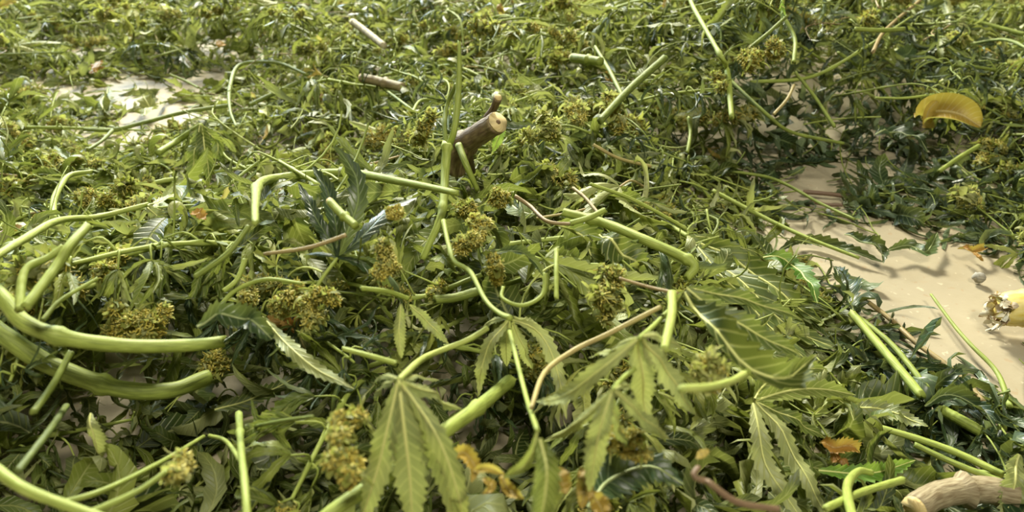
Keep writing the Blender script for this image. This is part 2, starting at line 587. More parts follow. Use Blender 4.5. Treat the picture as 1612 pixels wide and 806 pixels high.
HOLLOW = [  # deep gaps in the heap (x, y of the photograph, radius in metres)
    (300, 660, 0.055), (410, 700, 0.06), (360, 640, 0.05), (760, 690, 0.05), (900, 650, 0.04), (830, 450, 0.03), (230, 430, 0.04), (190, 700, 0.04), (1110, 700, 0.035), (720, 620, .035)]
HOLLOW_W = [(at(x, y, 0.05)[:2], r) for x, y, r in HOLLOW]


def poly_dist(xy, poly):
    """signed distance: negative inside"""
    x, y = xy[:, 0], xy[:, 1]
    inside = np.zeros(len(xy), bool)
    best = np.full(len(xy), 1e9)
    for i in range(len(poly)):
        a, b = poly[i], poly[(i + 1) % len(poly)]
        ab = b - a
        t = np.clip(((xy - a) @ ab) / (ab @ ab), 0, 1)
        best = np.minimum(best, np.linalg.norm(xy - a - t[:, None] * ab, axis=1))
        c = ((a[1] > y) != (b[1] > y)) & (x < (b[0] - a[0]) * (y - a[1]) / (b[1] - a[1] + 1e-12) + a[0])
        inside ^= c
    return np.where(inside, -best, best)


CLEAR = [((1280, 295, .02), .09), ((1390, 262, .02), .08), ((1400, 420, .02), .1), ((560, 275, .12), .06), ((450, 285, .12), .06), ((735, 225, .16), .095), ((690, 350, .14), .06), ((640, 660, .15), .075), ((630, 600, .17), .06), ((1010, 560, .14), .06), ((960, 650, .14), .06), ((800, 510, .15), .055), ((1190, 650, .1), .06), ((1240, 760, .1), .05),
         ((850, 700, .13), .05), ((1000, 370, .1), .05), ((1080, 420, .1), .05), ((1150, 520, .1), .06), ((60, 450, .12), .06), ((100, 540, .12), .06), ((250, 600, .1), .07), ((380, 690, .1), .08), ((250, 700, .1), .07), ((1450, 560, .03), .1), ((1350, 480, .03), .1), ((1250, 450, .03), .07), ((1480, 640, .03), .06)]
CLEAR_W = [(at(*p)[:2], r) for p, r in CLEAR] + HOLLOW_W


def is_clear(xy):
    return np.min([np.linalg.norm(xy - c, axis=1) / r for c, r in CLEAR_W], axis=0) < 1


def bare_dist(xy):
    xy = np.atleast_2d(xy)
    return np.min([poly_dist(xy, p) for p in BARE_W], axis=0)


MOUNDS = [(0.0, 0.42, 0.26, 0.26, 0.115), (-0.30, 0.38, 0.22, 0.25, 0.10), (0.16, 0.40, 0.15, 0.18, 0.06), (-0.02, 0.78, 0.24, 0.20, 0.05), (0.35, 1.15, 0.35, 0.25, 0.10),
          (-0.30, 1.45, 0.35, 0.2, 0.05), (0.6, 1.8, 0.5, 0.3, 0.10), (-0.7, 2.1, 0.6, 0.35, 0.06), (0.1, 1.6, .3, .25, .06), (0.30, 1.02, .16, .12, .05), (.48, 1.25, .22, .14, .06)]
_ph = rng.uniform(0, 6.28, (6, 3))
_fr = rng.normal(0, 9, (6, 2))


def heap(xy):
    xy = np.atleast_2d(xy)
    x, y = xy[:, 0], xy[:, 1]
    h = np.full(len(xy), 0.038)
    for mx, my, sx, sy, a in MOUNDS:
        h += a * np.exp(-((x - mx) / sx) ** 2 - ((y - my) / sy) ** 2)
    nz = sum(np.sin(x * f[0] + y * f[1] + p[0]) for f, p in zip(_fr, _ph)) / 6
    h *= 1 + 0.45 * nz
    d = bare_dist(xy)
    k = np.clip(d / np.where((x > .12) & (y < 0.95), 0.27, 0.13), 0, 1)
    k = k * k * (3 - 2 * k)
    h = h * k
    for c, r in HOLLOW_W:
        h *= 1 - 0.85 * np.exp(-((x - c[0]) ** 2 + (y - c[1]) ** 2) / r ** 2)
    return np.maximum(h, 0.004)


mb = MB()
gx, gy = np.meshgrid(np.linspace(-4.5, 4.5, 91), np.linspace(-1.5, 6.5, 81))
v = np.stack([gx, gy, np.zeros_like(gx)], -1).reshape(-1, 3)
i = (np.arange(80)[:, None] * 91 + np.arange(90)[None]).ravel()
mb.add(v, np.stack([i, i + 1, i + 92, i + 91], -1), np.zeros_like(v))
tag(mb.build('floor', M['floor']), 'cream painted floor under the heap', 'floor', kind='structure')


# points of the heap, spread by distance
def visible_x(y, margin=1.3):
    slant = math.hypot(y, CAM_H) if False else y * CP + (CAM_H) * SP
    return slant * (W / 2 / F) * margin


def sample(n, power, rg, ymin=0.2, ymax=3.6, bare_keep=0.0, edge=0.0, clear=False):
    """n ground points; density per square metre falls off as distance**-power"""
    out = []
    ys = np.linspace(ymin, ymax, 400)
    pdf = np.array([visible_x(y) for y in ys]) * ys ** (-power)
    cdf = np.cumsum(pdf) / pdf.sum()
    while len(out) < n:
        k = n * 2
        y = np.interp(rg.uniform(0, 1, k), cdf, ys)
        x = rg.uniform(-1, 1, k) * np.array([visible_x(q) for q in y])
        xy = np.stack([x, y], -1)
        d = bare_dist(xy)
        keep = (d > edge) | ((rg.uniform(0, 1, k) < bare_keep) & (x < 0))
        if clear:
            keep &= ~is_clear(xy)
        out.extend(xy[keep])
    return np.array(out[:n])


# ------------------------------------------------------------------ matted leaves and stems nobody could count
def litter():
    regs = {'back': lambda x, y: y > 1.25, 'mound': lambda x, y: (y <= 1.25) & (np.abs(x) < 0.30), 'left': lambda x, y: (y <= 1.25) & (x <= -0.30), 'right': lambda x, y: (y <= 1.25) & (x >= 0.30)}
    words = {'back': 'across the back of the floor', 'mound': 'under the sawn stalk', 'left': 'under the thick curved stems', 'right': 'along the bare cream floor'}
    rg = np.random.default_rng(5)
    xy = sample(46000, 0.85, rg, 0.16, 3.9, bare_keep=.12)
    gap = np.min([np.linalg.norm(xy - c, axis=1) / r for c, r in HOLLOW_W], axis=0) < 1.1
    xy = xy[~(gap & (rg.uniform(0, 1, len(xy)) < .3))]
    h = heap(xy)
    n = len(xy)
    sink = np.clip((xy[:, 1] - .16) / .34, .15, 1)     # the near edge of the heap is hollow under its top leaves
    z = h * sink * (1 - 0.9 * rg.uniform(0, 1, n) ** 1.6) + 0.003
    th = rg.uniform(0, 2 * math.pi, n)
    D0 = np.stack([np.cos(th), np.sin(th), rg.normal(0.05, 0.3, n)], -1)
    N0 = np.stack([rg.normal(0, .6, n), rg.normal(0, .6, n), np.where(rg.uniform(0, 1, n) < 0.7, 1.0, -1.0)], -1)
    L = rg.uniform(0.02, 0.075, n)
    P, Sd, Nm = march(np.column_stack([xy, z]), D0, N0, L, 8, rg.uniform(0, 1.6, n), rg.normal(0, 2.2, n), rg.normal(0, 2.0, n), flat_floor(0.002), wob=np.repeat(rg.normal(0, .9, (n, 1)), 9, 1))
    wd = L * np.where(rg.uniform(0, 1, n) < .3, rg.uniform(0.12, 0.2, n), rg.uniform(0.05, 0.10, n))
    roll, fold = rg.normal(0, 1.7, n), rg.uniform(0, .8, n)
    tint = np.clip(rg.normal(0.34, 0.27, n), 0, 1)
    for k, fn in regs.items():
        s = fn(xy[:, 0], xy[:, 1])
        m = MB()
        skin(m, P[s], Sd[s], Nm[s], wd[s], roll[s], fold[s], tint[s], across=2)
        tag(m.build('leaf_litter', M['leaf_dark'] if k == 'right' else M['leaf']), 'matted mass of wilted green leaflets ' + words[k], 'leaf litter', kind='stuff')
    xy = sample(8500, 0.5, rg, 0.42, 3.9)
    n = len(xy)
    z = heap(xy) * (1 - 0.8 * rg.uniform(0, 1, n) ** 2) + 0.004
    th = rg.uniform(0, 2 * math.pi, n)
    D0 = np.stack([np.cos(th), np.sin(th), rg.normal(0.05, 0.25, n)], -1)
    P, _, _ = march(np.column_stack([xy, z]), D0, np.tile([0, 0, 1.0], (n, 1)), rg.uniform(.03, .10, n), 6, rg.uniform(0, .8, n), rg.normal(0, .9, n), rg.normal(0, .5, n), flat_floor(0.002))
    r, tint = rg.uniform(.0004, .0010, n), rg.uniform(.1, .9, n)
    for k, fn in regs.items():
        s = fn(xy[:, 0], xy[:, 1])
        m = MB()
        tubes_vec(m, P[s], r[s], tint[s], 5)
        tag(m.build('stalk_litter', M['stem']), 'countless thin pale leaf stalks tangled ' + words[k], 'stalk litter', kind='stuff')


litter()


# ------------------------------------------------------------------ prototypes of the things that repeat
def make_sprig(style, seed, merged=False):
    """a cut sprig lying along +x"""
    rg = np.random.default_rng(seed)
    root = empty('hemp_sprig')
    L = {'bushy': .17, 'bare': .27, 'flower': .15, 'droop': .20, 'curled': .18, 'pale': .17}[style] * rg.uniform(.85, 1.15)
    arch = rg.uniform(.0, .03)
    ctr = np.array([[0, 0, 0], [L * .33, rg.normal(0, .012), arch], [L * .66, rg.normal(0, .018), arch * .8], [L, rg.normal(0, .025), rg.uniform(-.01, .015)]])
    sm = MB()
    nn = {'bushy': 7, 'bare': 4, 'flower': 6, 'droop': 6, 'curled': 6, 'pale': 6}[style]
    us = np.linspace(.45 if style == 'bare' else .18, .97, nn)
    r0 = rg.uniform(.0018, .003)
    tube(sm, ctr, [r0, r0 * .85, r0 * .5], 24, 8, rg.uniform(.3, .75), nodes=us[:-1], rg=rg, jag=.4)
    P = spline(ctr, 100)
    fl = flat_floor(-0.025)
    tint = {'bushy': .36, 'bare': .45, 'flower': .5, 'droop': .42, 'curled': .3, 'pale': .72}[style]
    leaves = MB()
    fans = []
    buds = []
    for q, u in enumerate(us):
        p = P[int(u * 100)]
        d = unit(P[min(int(u * 100) + 1, 100)] - P[int(u * 100) - 1])
        for sgn in (-1, 1):
            if rg.uniform() < (.35 if style == 'bare' else .12):
                continue
            side = np.array([-d[1], d[0], 0]) * sgn
            pd = unit(side + d * rg.uniform(.1, 1.0) + np.array([0, 0, rg.uniform(-.1, .9)]))
            pl = rg.uniform(.018, .045) * (1.1 - .6 * u)
            e = p + pd * pl + np.array([0, 0, -.006])
            m = p + pd * pl * .5 + np.array([0, 0, .004])
            tube(sm, [p, m, e], [.0010, .0008, .0007], 6, 6, rg.uniform(.4, .9))
            lm = leaves if merged else MB()
            fan(lm, e, unit(pd + np.array([0, 0, -.25])), unit(np.array([0, 0, 1]) - pd * .2 + rg.normal(0, .3, 3)), rg.uniform(.045, .075) * (1.1 - .35 * u), int(rg.choice([3, 5, 5, 7])), rg,
                droop={'droop': 3.2, 'bushy': 1.6}.get(style, 1.8), curl={'curled': 2.6}.get(style, 1.1), close=rg.uniform(.4, 1.0), tint=tint, width=.062 if style == 'curled' else .078, floor=fl, n=12)
            if not merged:
                fans.append(lm)
        if style in ('flower', 'bushy', 'pale') and (style == 'flower' or rg.uniform() < .5):
            buds.append((MB(), MB()))
            bud(*buds[-1], p + rg.normal(0, .003, 3), d + np.array([0, rg.normal(0, .5), .5]), rg.uniform(.014, .024), rg.uniform(.006, .0085), rg, hairs=1.3 if style == 'flower' else .5, tint=.6)
    if style in ('flower', 'pale', 'droop'):
        buds.append((MB(), MB()))
        bud(*buds[-1], P[97], P[100] - P[95], .035, .010, rg, hairs=1.0 if style == 'flower' else .35, tint=.55)
    sm.build('stem', M['stem'], root)
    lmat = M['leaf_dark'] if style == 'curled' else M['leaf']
    for lm in fans:
        lm.build('fan_leaf', lmat, root)
    if merged and leaves.n:
        leaves.build('foliage', lmat, root)
    for fb, hb in buds:
        b = fb.build('flower_cluster', M['bract'], root)
        if hb.n:
            hb.build('flower_hairs', M['pistil'], b)
    return root


def make_loose_leaf(style, seed):
    rg = np.random.default_rng(seed)
    root = empty({'yellow': 'yellowed_leaf', 'brown': 'dried_leaf'}.get(style, 'fan_leaf'))
    pm = MB()
    if style in ('yellow', 'brown'):
        m = MB()
        fan(m, (0, 0, .004), (1, 0, .5), (0, 0, 1), rg.uniform(.028, .045), 3, rg, droop=1.4, curl=2.4, close=.8, tint=.5, width=.16, floor=flat_floor(-.004), n=12, rollr=1.4)
        m.build('leaflets', M['leaf_yellow'] if style == 'yellow' else M['leaf_brown'], root)
        tube(pm, [(-.012, .002, 0), (0, 0, .004)], [.0006], 4, 6, .8)
        pm.build('petiole', M['stem_pink'], root)
        return root
    pl = rg.uniform(.03, .06)
    tube(pm, [(-pl, rg.normal(0, .008), 0), (-pl / 2, 0, .006), (0, 0, .006)], [.0013, .0009], 10, 6, rg.uniform(.4, .9))
    pm.build('petiole', M['stem_pink'] if seed % 4 == 0 else M['stem'], root)
    m = MB()
    fan(m, (0, 0, .006), (1, 0, .25), (0, 0, 1 if style != 'under' else -1), rg.uniform(.065, .09), int(rg.choice([5, 7])), rg,
        droop=1.5, curl={'curl': 2.8}.get(style, 1.0), close={'shut': .35}.get(style, .95), tint={'dark': .15, 'under': .6}.get(style, .45), width=.08, floor=flat_floor(-.012), n=20)
    m.build('leaflets', M['leaf_dark'] if style == 'dark' else M['leaf'], root)
    return root


def make_loose_stem(style, seed):
    rg = np.random.default_rng(seed)
    root = empty('cut_stem')
    L = rg.uniform(.14, .28)
    r = {'thin': .0013, 'forked': .0018, 'thick': .0027, 'pink': .0012}[style]
    b = rg.normal(0, .03)
    c = np.array([[0, 0, 0], [L * .35, b * .7, .012], [L * .7, b, .014], [L, b * .4, .0]])
    sm = MB()
    tint = rg.uniform(.15, .9)
    us = [.3, .55, .8] if style != 'thin' else [.5]
    tube(sm, c, [r, r * .8, r * .6], 26, 8, tint, nodes=us, jag=.5, rg=rg)
    P = spline(c, 100)
    mat = M['stem_pink'] if style == 'pink' else M['stem']
    sm.build('stem', mat, root)
    for q, u in enumerate(us):
        if style == 'thin':
            break
        s = 1 if q % 2 else -1
        p = P[int(u * 100)]
        l = rg.uniform(.03, .09) if style == 'forked' else rg.uniform(.01, .03)
        bm_ = MB()
        tube(bm_, [p, p + [l * .5, s * l * .5, .008], p + [l, s * l * .75, .0]], [r * .6, r * .4], 10, 6, tint)
        bm_.build('side_shoot', mat, root)
    return root


def make_loose_bud(seed):
    rg = np.random.default_rng(seed)
    root = empty('flower_bud')
    fb, hb, sm = MB(), MB(), MB()
    for k in range(4):
        bud(fb, hb, (.006 + k * .009, rg.normal(0, .004), rg.normal(.004, .002)), (1, rg.normal(0, .6), .4), .016, rg.uniform(.006, .009), rg, hairs=1.4, tint=.6)
    tube(sm, [(-.03, 0, 0), (0, 0, .003), (.04, 0, .004)], [.0013, .0009], 8, 6, .7)
    sm.build('stem', M['stem'], root)
    b = fb.build('flower_cluster', M['bract'], root)
    hb.build('flower_hairs', M['pistil'], b)
    return root


PLACED = []  # (root, phrase, xy) to be labelled by what they lie beside


def scatter(protos, phrases, xy, group, cat, rg, zfrac=(.75, 1.05), tilt=.22, scale=(.85, 1.2), lift=0.012, headings=None):
    used = set()
    order = np.argsort(xy[:, 1])
    for c, idx in enumerate(order):
        p = xy[idx]
        k = int(rg.integers(len(protos)))
        if k in used:
            o = copy_tree(protos[k])
        else:
            o = protos[k]
            used.add(k)
        e = .03
        h0, hx, hy = heap([p])[0], heap([p + [e, 0]])[0], heap([p + [0, e]])[0]
        nrm = Vector((-(hx - h0) / e * .6, -(hy - h0) / e * .6, 1)).normalized()
        q = Vector((0, 0, 1)).rotation_difference(nrm)
        a = rg.uniform(0, 2 * math.pi)
        tm = min(1.0, h0 / .05)
        R = q.to_matrix() @ Matrix.Rotation(a, 3, 'Z') @ Matrix.Rotation(rg.normal(0, tilt * tm), 3, 'Y') @ Matrix.Rotation(rg.normal(0, tilt * 1.6 * tm), 3, 'X')
        s = rg.uniform(*scale)
        o.rotation_euler = R.to_euler()
        o.scale = (s, s, s)
        o.location = (p[0], p[1], h0 * rg.uniform(*zfrac) + lift * s)
        o['group'] = group
        o['category'] = cat
        PLACED.append((o, phrases[k], p))
    for k, pr in enumerate(protos):
        if k not in used:
            for ch in list(pr.children_recursive) + [pr]:
                bpy.data.objects.remove(ch)


STYLES = {'bushy': 'bushy leafy hemp sprig', 'bare': 'long bare-stemmed hemp sprig', 'flower': 'hemp sprig with ochre flowers', 'droop': 'limp drooping hemp sprig', 'curled': 'dark curled hemp sprig', 'pale': 'pale hemp sprig'}


def sprigs(merged, seed0):
    pr, ph = [], []
    for st in STYLES:
        for k in range(3 if not merged else 2):
            pr.append(make_sprig(st, seed0 + len(pr) * 7, merged))
            ph.append(STYLES[st])
    return pr, ph


rg = np.random.default_rng(21)
pr, ph = sprigs(False, 100)
scatter(pr, ph, sample(150, .8, rg, .30, 1.15, edge=.09, clear=True), 'wilted hemp sprigs in the near heap', 'sprig', rg, zfrac=(.4, .8), lift=.004, scale=(.75, 1.0))
pr, ph = sprigs(True, 500)
scatter(pr, ph, sample(165, .6, rg, 1.1, 3.4, edge=.08, clear=True), 'wilted hemp sprigs across the back', 'sprig', rg, zfrac=(.6, 1.05), scale=(.75, 1.1))
pr, ph = [], []
for st, pw in (('plain', 'loose hemp fan leaf'), ('curl', 'curled hemp fan leaf'), ('shut', 'folded hemp fan leaf'), ('dark', 'dark hemp fan leaf'), ('under', 'pale upturned fan leaf')):
    for k in range(2):
        pr.append(make_loose_leaf(st, 900 + len(pr) * 3))
        ph.append(pw)
scatter(pr, ph, sample(220, .8, rg, .33, 2.6, edge=.05, clear=True), 'loose fan leaves on the heap', 'leaf', rg, zfrac=(.8, 1.05))
pr, ph = [], []
for st, pw in (('thin', 'thin yellow-green cut stem'), ('forked', 'forked yellow-green cut stem'), ('thick', 'thick pale green cut stem'), ('pink', 'thin pinkish cut stem')):
    for k in range(3):
        pr.append(make_loose_stem(st, 1200 + len(pr) * 3))
        ph.append(pw)
scatter(pr, ph, sample(120, .5, rg, .45, 3.2, edge=.06, clear=True), 'cut stems strewn on the heap', 'stem', rg, zfrac=(.85, 1.1), tilt=.12, scale=(.6, .95))
pr, ph = [], []
for st, pw in (('yellow', 'small yellowed leaf'), ('brown', 'small orange-brown dried leaf')):
    for k in range(3):
        pr.append(make_loose_leaf(st, 1500 + len(pr) * 3))
        ph.append(pw)
scatter(pr, ph, sample(40, .5, rg, .4, 2.6, edge=.02, clear=True), 'withered leaves in the heap', 'leaf', rg, zfrac=(.7, 1.0))
pr = [make_loose_bud(1700 + k) for k in range(5)]
scatter(pr, ['ochre hemp flower bud'] * 5, sample(40, .6, rg, .35, 2.3, edge=.07, clear=True), 'loose flower buds in the heap', 'flower bud', rg, zfrac=(.85, 1.05))


# ------------------------------------------------------------------ the things one can single out in the photograph
HR = np.random.default_rng(77)


def surf_z(px, py):
    """height of the heap where the line of sight through (px, py) first meets it"""
    a, b = (px - W / 2) / F, (HH / 2 - py) / F
    d = np.array([a, CP + b * SP, -SP + b * CP])
    ts = np.linspace(.2, 6, 900)
    p = np.array([0, 0, CAM_H]) + d * ts[:, None]
    below = p[:, 2] < heap(p[:, :2])
    if not below.any():
        return 0.0
    return max(p[np.argmax(below), 2], 0.0)


def lay(path, lift=0.015):
    """picture points (x, y[, extra height]) laid over the heap as one smooth line in space"""
    z = np.array([surf_z(p[0], p[1]) for p in path])
    for _ in range(2):
        if len(z) > 2:
            z[1:-1] = (z[:-2] + 2 * z[1:-1] + z[2:]) / 4
    m = z.mean()
    z = m + (z - m) * 0.6
    return np.array([at(p[0], p[1], max(zz, 0) + lift + (p[2] if len(p) > 2 else 0)) for p, zz in zip(path, z)])


def px_r(P, wpx):
    """radius in metres of something wpx wide in the photograph at P"""
    d = np.linalg.norm(P - np.array([0, 0, CAM_H]), axis=-1)
    return np.asarray(wpx) * 0.5 * d / F * 0.96


def hero_stem(name, part, path, wpx, mat, label, cat='stem', lift=0.015, tint=.6, nodes=(), tips=None, shoots=(), ends=True):
    """a cut stem with its side shoots and pale cut ends"""
    root = empty(name)
    far = np.mean([q[1] for q in path]) < 260
    if far:
        lift, tint, wpx = lift * .75, max(tint - .22, min(tint, .1)), np.array(wpx) * .78
    P = lay(path, lift)
    if len(P) > 2:
        P[1:-1] += HR.normal(0, .0012, P[1:-1].shape)
    m = MB()
    wp = np.interp(np.linspace(0, 1, len(P)), np.linspace(0, 1, len(np.atleast_1d(wpx))), np.atleast_1d(wpx))
    tube(m, P, px_r(P, wp), 48, 12, tint, nodes=nodes, jag=.35, rg=HR)
    m.build(part, M[mat], root)
    for sp, sw in shoots:
        Q = lay(sp, lift)
        Q[0] = P[np.argmin(np.linalg.norm(spline(P, 60)[:, None] - Q[0], axis=2).min(0))] * 0 + spline(P, 60)[np.argmin(np.linalg.norm(spline(P, 60) - Q[0], axis=1))]
        s = MB()
        tube(s, Q, px_r(Q, np.array([sw, sw * .75])[[0] + [1] * (len(Q) - 1)]), 20, 8, tint)
        s.build('side_shoot', M[mat], root)
    tag(root, label, cat)
    rebase(root, P[0])
    return root, P


def blade(mb, P, wpx, under=False, kind='leaf', rib=True, roll=None, fold=None, tint=.5, face=(0, -.55, .8), n=30, serr=.16, twist=0.0):
    P = spline(P, n)
    D = unit(np.gradient(P, axis=0))
    f = unit(np.array(face, float)) * (-1 if under else 1)
    f = np.repeat(f[None], len(P), 0)
    if twist:
        f = rot(f, D, np.linspace(-.3, 1, len(P)) * twist)
    Sd = unit(np.cross(D, f))
    Nm = np.cross(Sd, D)
    hw = px_r(P[n // 2], wpx)
    wig = HR.normal(0, .05, 4) * (kind == 'leaf')
    t = np.linspace(0, 1, len(P))
    Nwob = sum(wk * np.sin(t * (5 + 4 * k) + k) for k, wk in enumerate(wig)) * hw * 3
    P = P + Nm * Nwob[:, None]
    if rib:
        tube(mb, P[::3], hw * np.array([.105, .085, .03]), 14, 6, .85, mi=1, cap=False)
    skin(mb, P[None], Sd[None], Nm[None], np.array([hw]), np.array([HR.normal(0, .6) if roll is None else roll]), np.array([HR.uniform(.05, .4) if fold is None else fold]), np.array([tint]), kind, serr=serr, across=8)


def hero_leaf(name, leaflets, label, petiole=None, pw=8, pmat='stem', mat='leaf_veined', lift=.03, under=False, tint=.55, pt=.7, drop=True, cat='leaf', parent=None, droopz=.03):
    """a fan leaf laid out leaflet by leaflet: (path, width in the picture[, options])"""
    root = parent or empty(name)
    m = MB()
    node_ = leaflets[0][0][0]
    z0 = surf_z(*node_[:2])
    first = None
    for L in leaflets:
        path, wp = L[0], L[1]
        op = dict(L[2]) if len(L) > 2 else {}
        k = len(path) - 1
        P = np.array([at(q[0], q[1], max(.006, z0 + lift - (droopz * (i / k) ** 1.3 if drop else 0) + (q[2] if len(q) > 2 else 0))) for i, q in enumerate(path)])
        if first is None:
            first = P[0]
        op.setdefault('tint', tint + HR.normal(0, .08))
        op.setdefault('under', under)
        blade(m, P, wp, **op)
    host = root if parent is None else empty('fan_leaf')
    if parent is not None:
        host.parent = root
    m.build('leaflets', [M[mat], M['leaf_rib_dark' if mat == 'leaf_dark' else 'leaf_rib']], host)
    if petiole:
        Q = lay(petiole, lift * .7)
        Q[-1] = first
        pm = MB()
        tube(pm, Q, px_r(Q, np.full(len(Q), pw)), 24, 10, pt)
        pm.build('petiole', M[pmat], host)
    if parent is None:
        tag(root, label, cat)
        rebase(root, first)
    return root


# --- the sawn stalk in the middle
root = empty('hemp_stalk')
A, B = at(727, 232, .172), at(783, 193, .203)
m = MB()
r = px_r(A, 36)
dirn = unit(B - A)
tube(m, [A - dirn * .012 - np.array([0, 0, .016]), A, (A + B) / 2 + [0, 0, .001], B], [r * 1.02, r * 1.05, r * .98, r * .95], 30, 20, .38, nodes=[.42], rg=HR)
m.build('stalk', M['bark'], root)
m = MB()
tube(m, [B - dirn * .0005, B + dirn * .0012], [r * .93, r * .90], 4, 20, .6, jag=.06, rg=HR)
c = m.build('cut_face', M['wood'], root)
tag(c, 'pale sawn end with a dark pith')
m = MB()
tube(m, [B + dirn * .0008, B + dirn * .0018], [r * .22, r * .2], 2, 10, .4)
m.build('pith', M['pith'], c)
m = MB()
A2, B2 = at(767, 186, .19), at(784, 154, .212)
tube(m, [A2, (A2 + B2) / 2 + [.001, 0, 0], B2], px_r(A2, np.array([14, 12, 14])), 14, 10, .42, rg=HR)
c = m.build('side_stub', M['bark'], root)
m = MB()
d2 = unit(B2 - A2)
tube(m, [B2 - d2 * .0002, B2 + d2 * .001], px_r(A2, np.array([12.5, 11.])), 2, 10, .6, jag=.1, rg=HR)
m.build('cut_face', M['wood'], c)
m = MB()
tube(m, [at(733, 222, .170), at(738, 244, .150), at(744, 270, .12)], px_r(A, np.array([20, 15, 12])), 14, 10, .15)
m.build('side_branch', M['bark'], root)
tag(root, 'thick brown sawn hemp stalk with a pale round cut end, standing out of the heap', 'stalk')
rebase(root, A)

# --- the branch that stands in front of the sawn stalk, with the leaf that hangs from it
root = empty('hemp_branch')
zt = .19
P = np.array([at(665, 408, .150), at(690, 352, .170), at(698, 320, .178), at(701, 268, zt), at(704, 228, zt + .014)])
m = MB()
tube(m, P, px_r(P, np.array([11, 12, 14, 14, 16])), 40, 12, .6, nodes=[.42, .98], jag=.4, rg=HR)
m.build('stem', M['stem'], root)
Q = np.array([at(706, 232, .20), at(716, 200, .215), at(722, 134, .240), at(723, 66, .268)])
m = MB()
tube(m, Q, px_r(Q, np.array([11, 11, 10, 5])), 30, 10, .6, nodes=[.5], rg=HR, jag=.5)
m.build('upright_shoot', M['stem'], root)
Q = np.array([at(702, 226, .20), at(700, 195, .21), at(704, 165, .22), at(718, 132, .238)])
m = MB()
tube(m, Q, px_r(Q, np.array([8, 8, 7, 6])), 20, 8, .35)
m.build('side_shoot', M['stem'], root)
Q = np.array([at(722, 228, .18), at(735, 262, .17), at(752, 300, .15)])
m = MB()
tube(m, Q, px_r(Q, np.array([12, 11, 9])), 16, 10, .5)
m.build('side_shoot', M['stem'], root)
Q = np.array([at(698, 348, .172), at(706, 385, .17), at(716, 412, .168), at(740, 428, .168), at(764, 472, .168), at(786, 493, .17), at(804, 501, .175)])
m = MB()
tube(m, Q, px_r(Q, np.array([9, 8, 8, 9, 8, 8, 10])), 40, 10, .65, nodes=[.3], rg=HR)
m.build('leaf_stalk', M['stem'], root)
hero_leaf('', [([(802, 503), (772, 540), (757, 585), (754, 622)], 22), ([(802, 505), (797, 540), (798, 580)], 20), ([(806, 503), (850, 525), (876, 580), (892, 660)], 26),
               ([(806, 501), (842, 512), (872, 535)], 20), ([(800, 501), (770, 508), (745, 535)], 15), ([(806, 506), (824, 545), (836, 580)], 20)], '', parent=root, lift=.045, droopz=.05, tint=.72, under=True)
tag(root, 'pale green forked hemp branch rising in front of the sawn brown stalk', 'branch')
rebase(root, P[0])

# --- large fan leaves in front
hero_leaf('fan_leaf', [([(628, 598), (637, 680), (646, 760), (650, 838)], 56, {'roll': .25, 'fold': .25}), ([(626, 604), (608, 680), (588, 760), (566, 830)], 42, {'roll': -.2}), ([(631, 602), (670, 670), (698, 740), (716, 822)], 42, {'roll': .3}),
                       ([(632, 600), (672, 616), (700, 632), (726, 645, .01)], 24), ([(625, 600), (598, 610), (585, 640)], 18), ([(630, 596), (655, 590), (692, 602)], 18), ([(632, 602), (690, 690), (722, 780), (728, 830)], 34, {'tint': .4}), ([(627, 596), (600, 592), (585, 606)], 14)],
          'large drooping fan leaf hanging towards the viewer, with pale veins and a bright stalk', petiole=[(768, 516), (735, 536), (670, 562), (629, 594)], pw=10, lift=.06, droopz=.07, tint=.5, under=True, pt=.85)
hero_leaf('fan_leaf', [([(1006, 533), (1010, 590), (1020, 668)], 44), ([(1010, 533), (1048, 580), (1092, 652)], 38), ([(1003, 534), (945, 582), (890, 622), (843, 632)], 30), ([(1002, 530), (965, 550), (925, 560)], 20), ([(1010, 530), (1050, 535), (1078, 552)], 24)],
          'grey-green fan leaf of broad veined leaflets below the pink petiole', petiole=[(1052, 490), (1030, 512), (1006, 533)], lift=.05, droopz=.055, tint=.66, under=True)
hero_leaf('fan_leaf', [([(964, 614), (946, 670), (936, 720), (927, 774)], 36), ([(967, 614), (1008, 655), (1058, 690)], 28), ([(962, 614), (914, 662), (858, 692)], 22), ([(968, 612), (986, 606), (1002, 616)], 22), ([(963, 616), (970, 660), (985, 700)], 22, {'tint': .4})],
          'smaller wilted fan leaf with one long serrated leaflet pointing down', petiole=[(1000, 580), (982, 594), (965, 612)], lift=.05, droopz=.05, tint=.6, under=True)
hero_leaf('fan_leaf', [([(846, 678), (838, 712), (820, 738), (792, 752)], 18, {'tint': .6}), ([(850, 690), (860, 735), (858, 780), (848, 835)], 46, {'under': False, 'tint': .35, 'fold': .5})],
          'two-bladed leaf on a long thin straight stalk between the drooping fan leaves', petiole=[(802, 520), (827, 620), (848, 684)], pw=8, lift=.055, droopz=.03, pmat='stem', pt=.8)
hero_leaf('fan_leaf', [([(1186, 634), (1196, 690), (1212, 745), (1270, 825)], 32, {'under': True}), ([(1190, 634), (1225, 670), (1260, 735), (1308, 825)], 28, {'under': True}), ([(1190, 630), (1240, 615), (1290, 612), (1345, 622)], 34), ([(1186, 630), (1210, 600), (1255, 580), (1300, 585)], 34),
                       ([(1190, 633), (1250, 660), (1300, 690)], 22, {'tint': .3})],
          'fan leaf with two long pale serrated leaflets reaching down beside the orange dried leaf', lift=.045, droopz=.04, tint=.55)
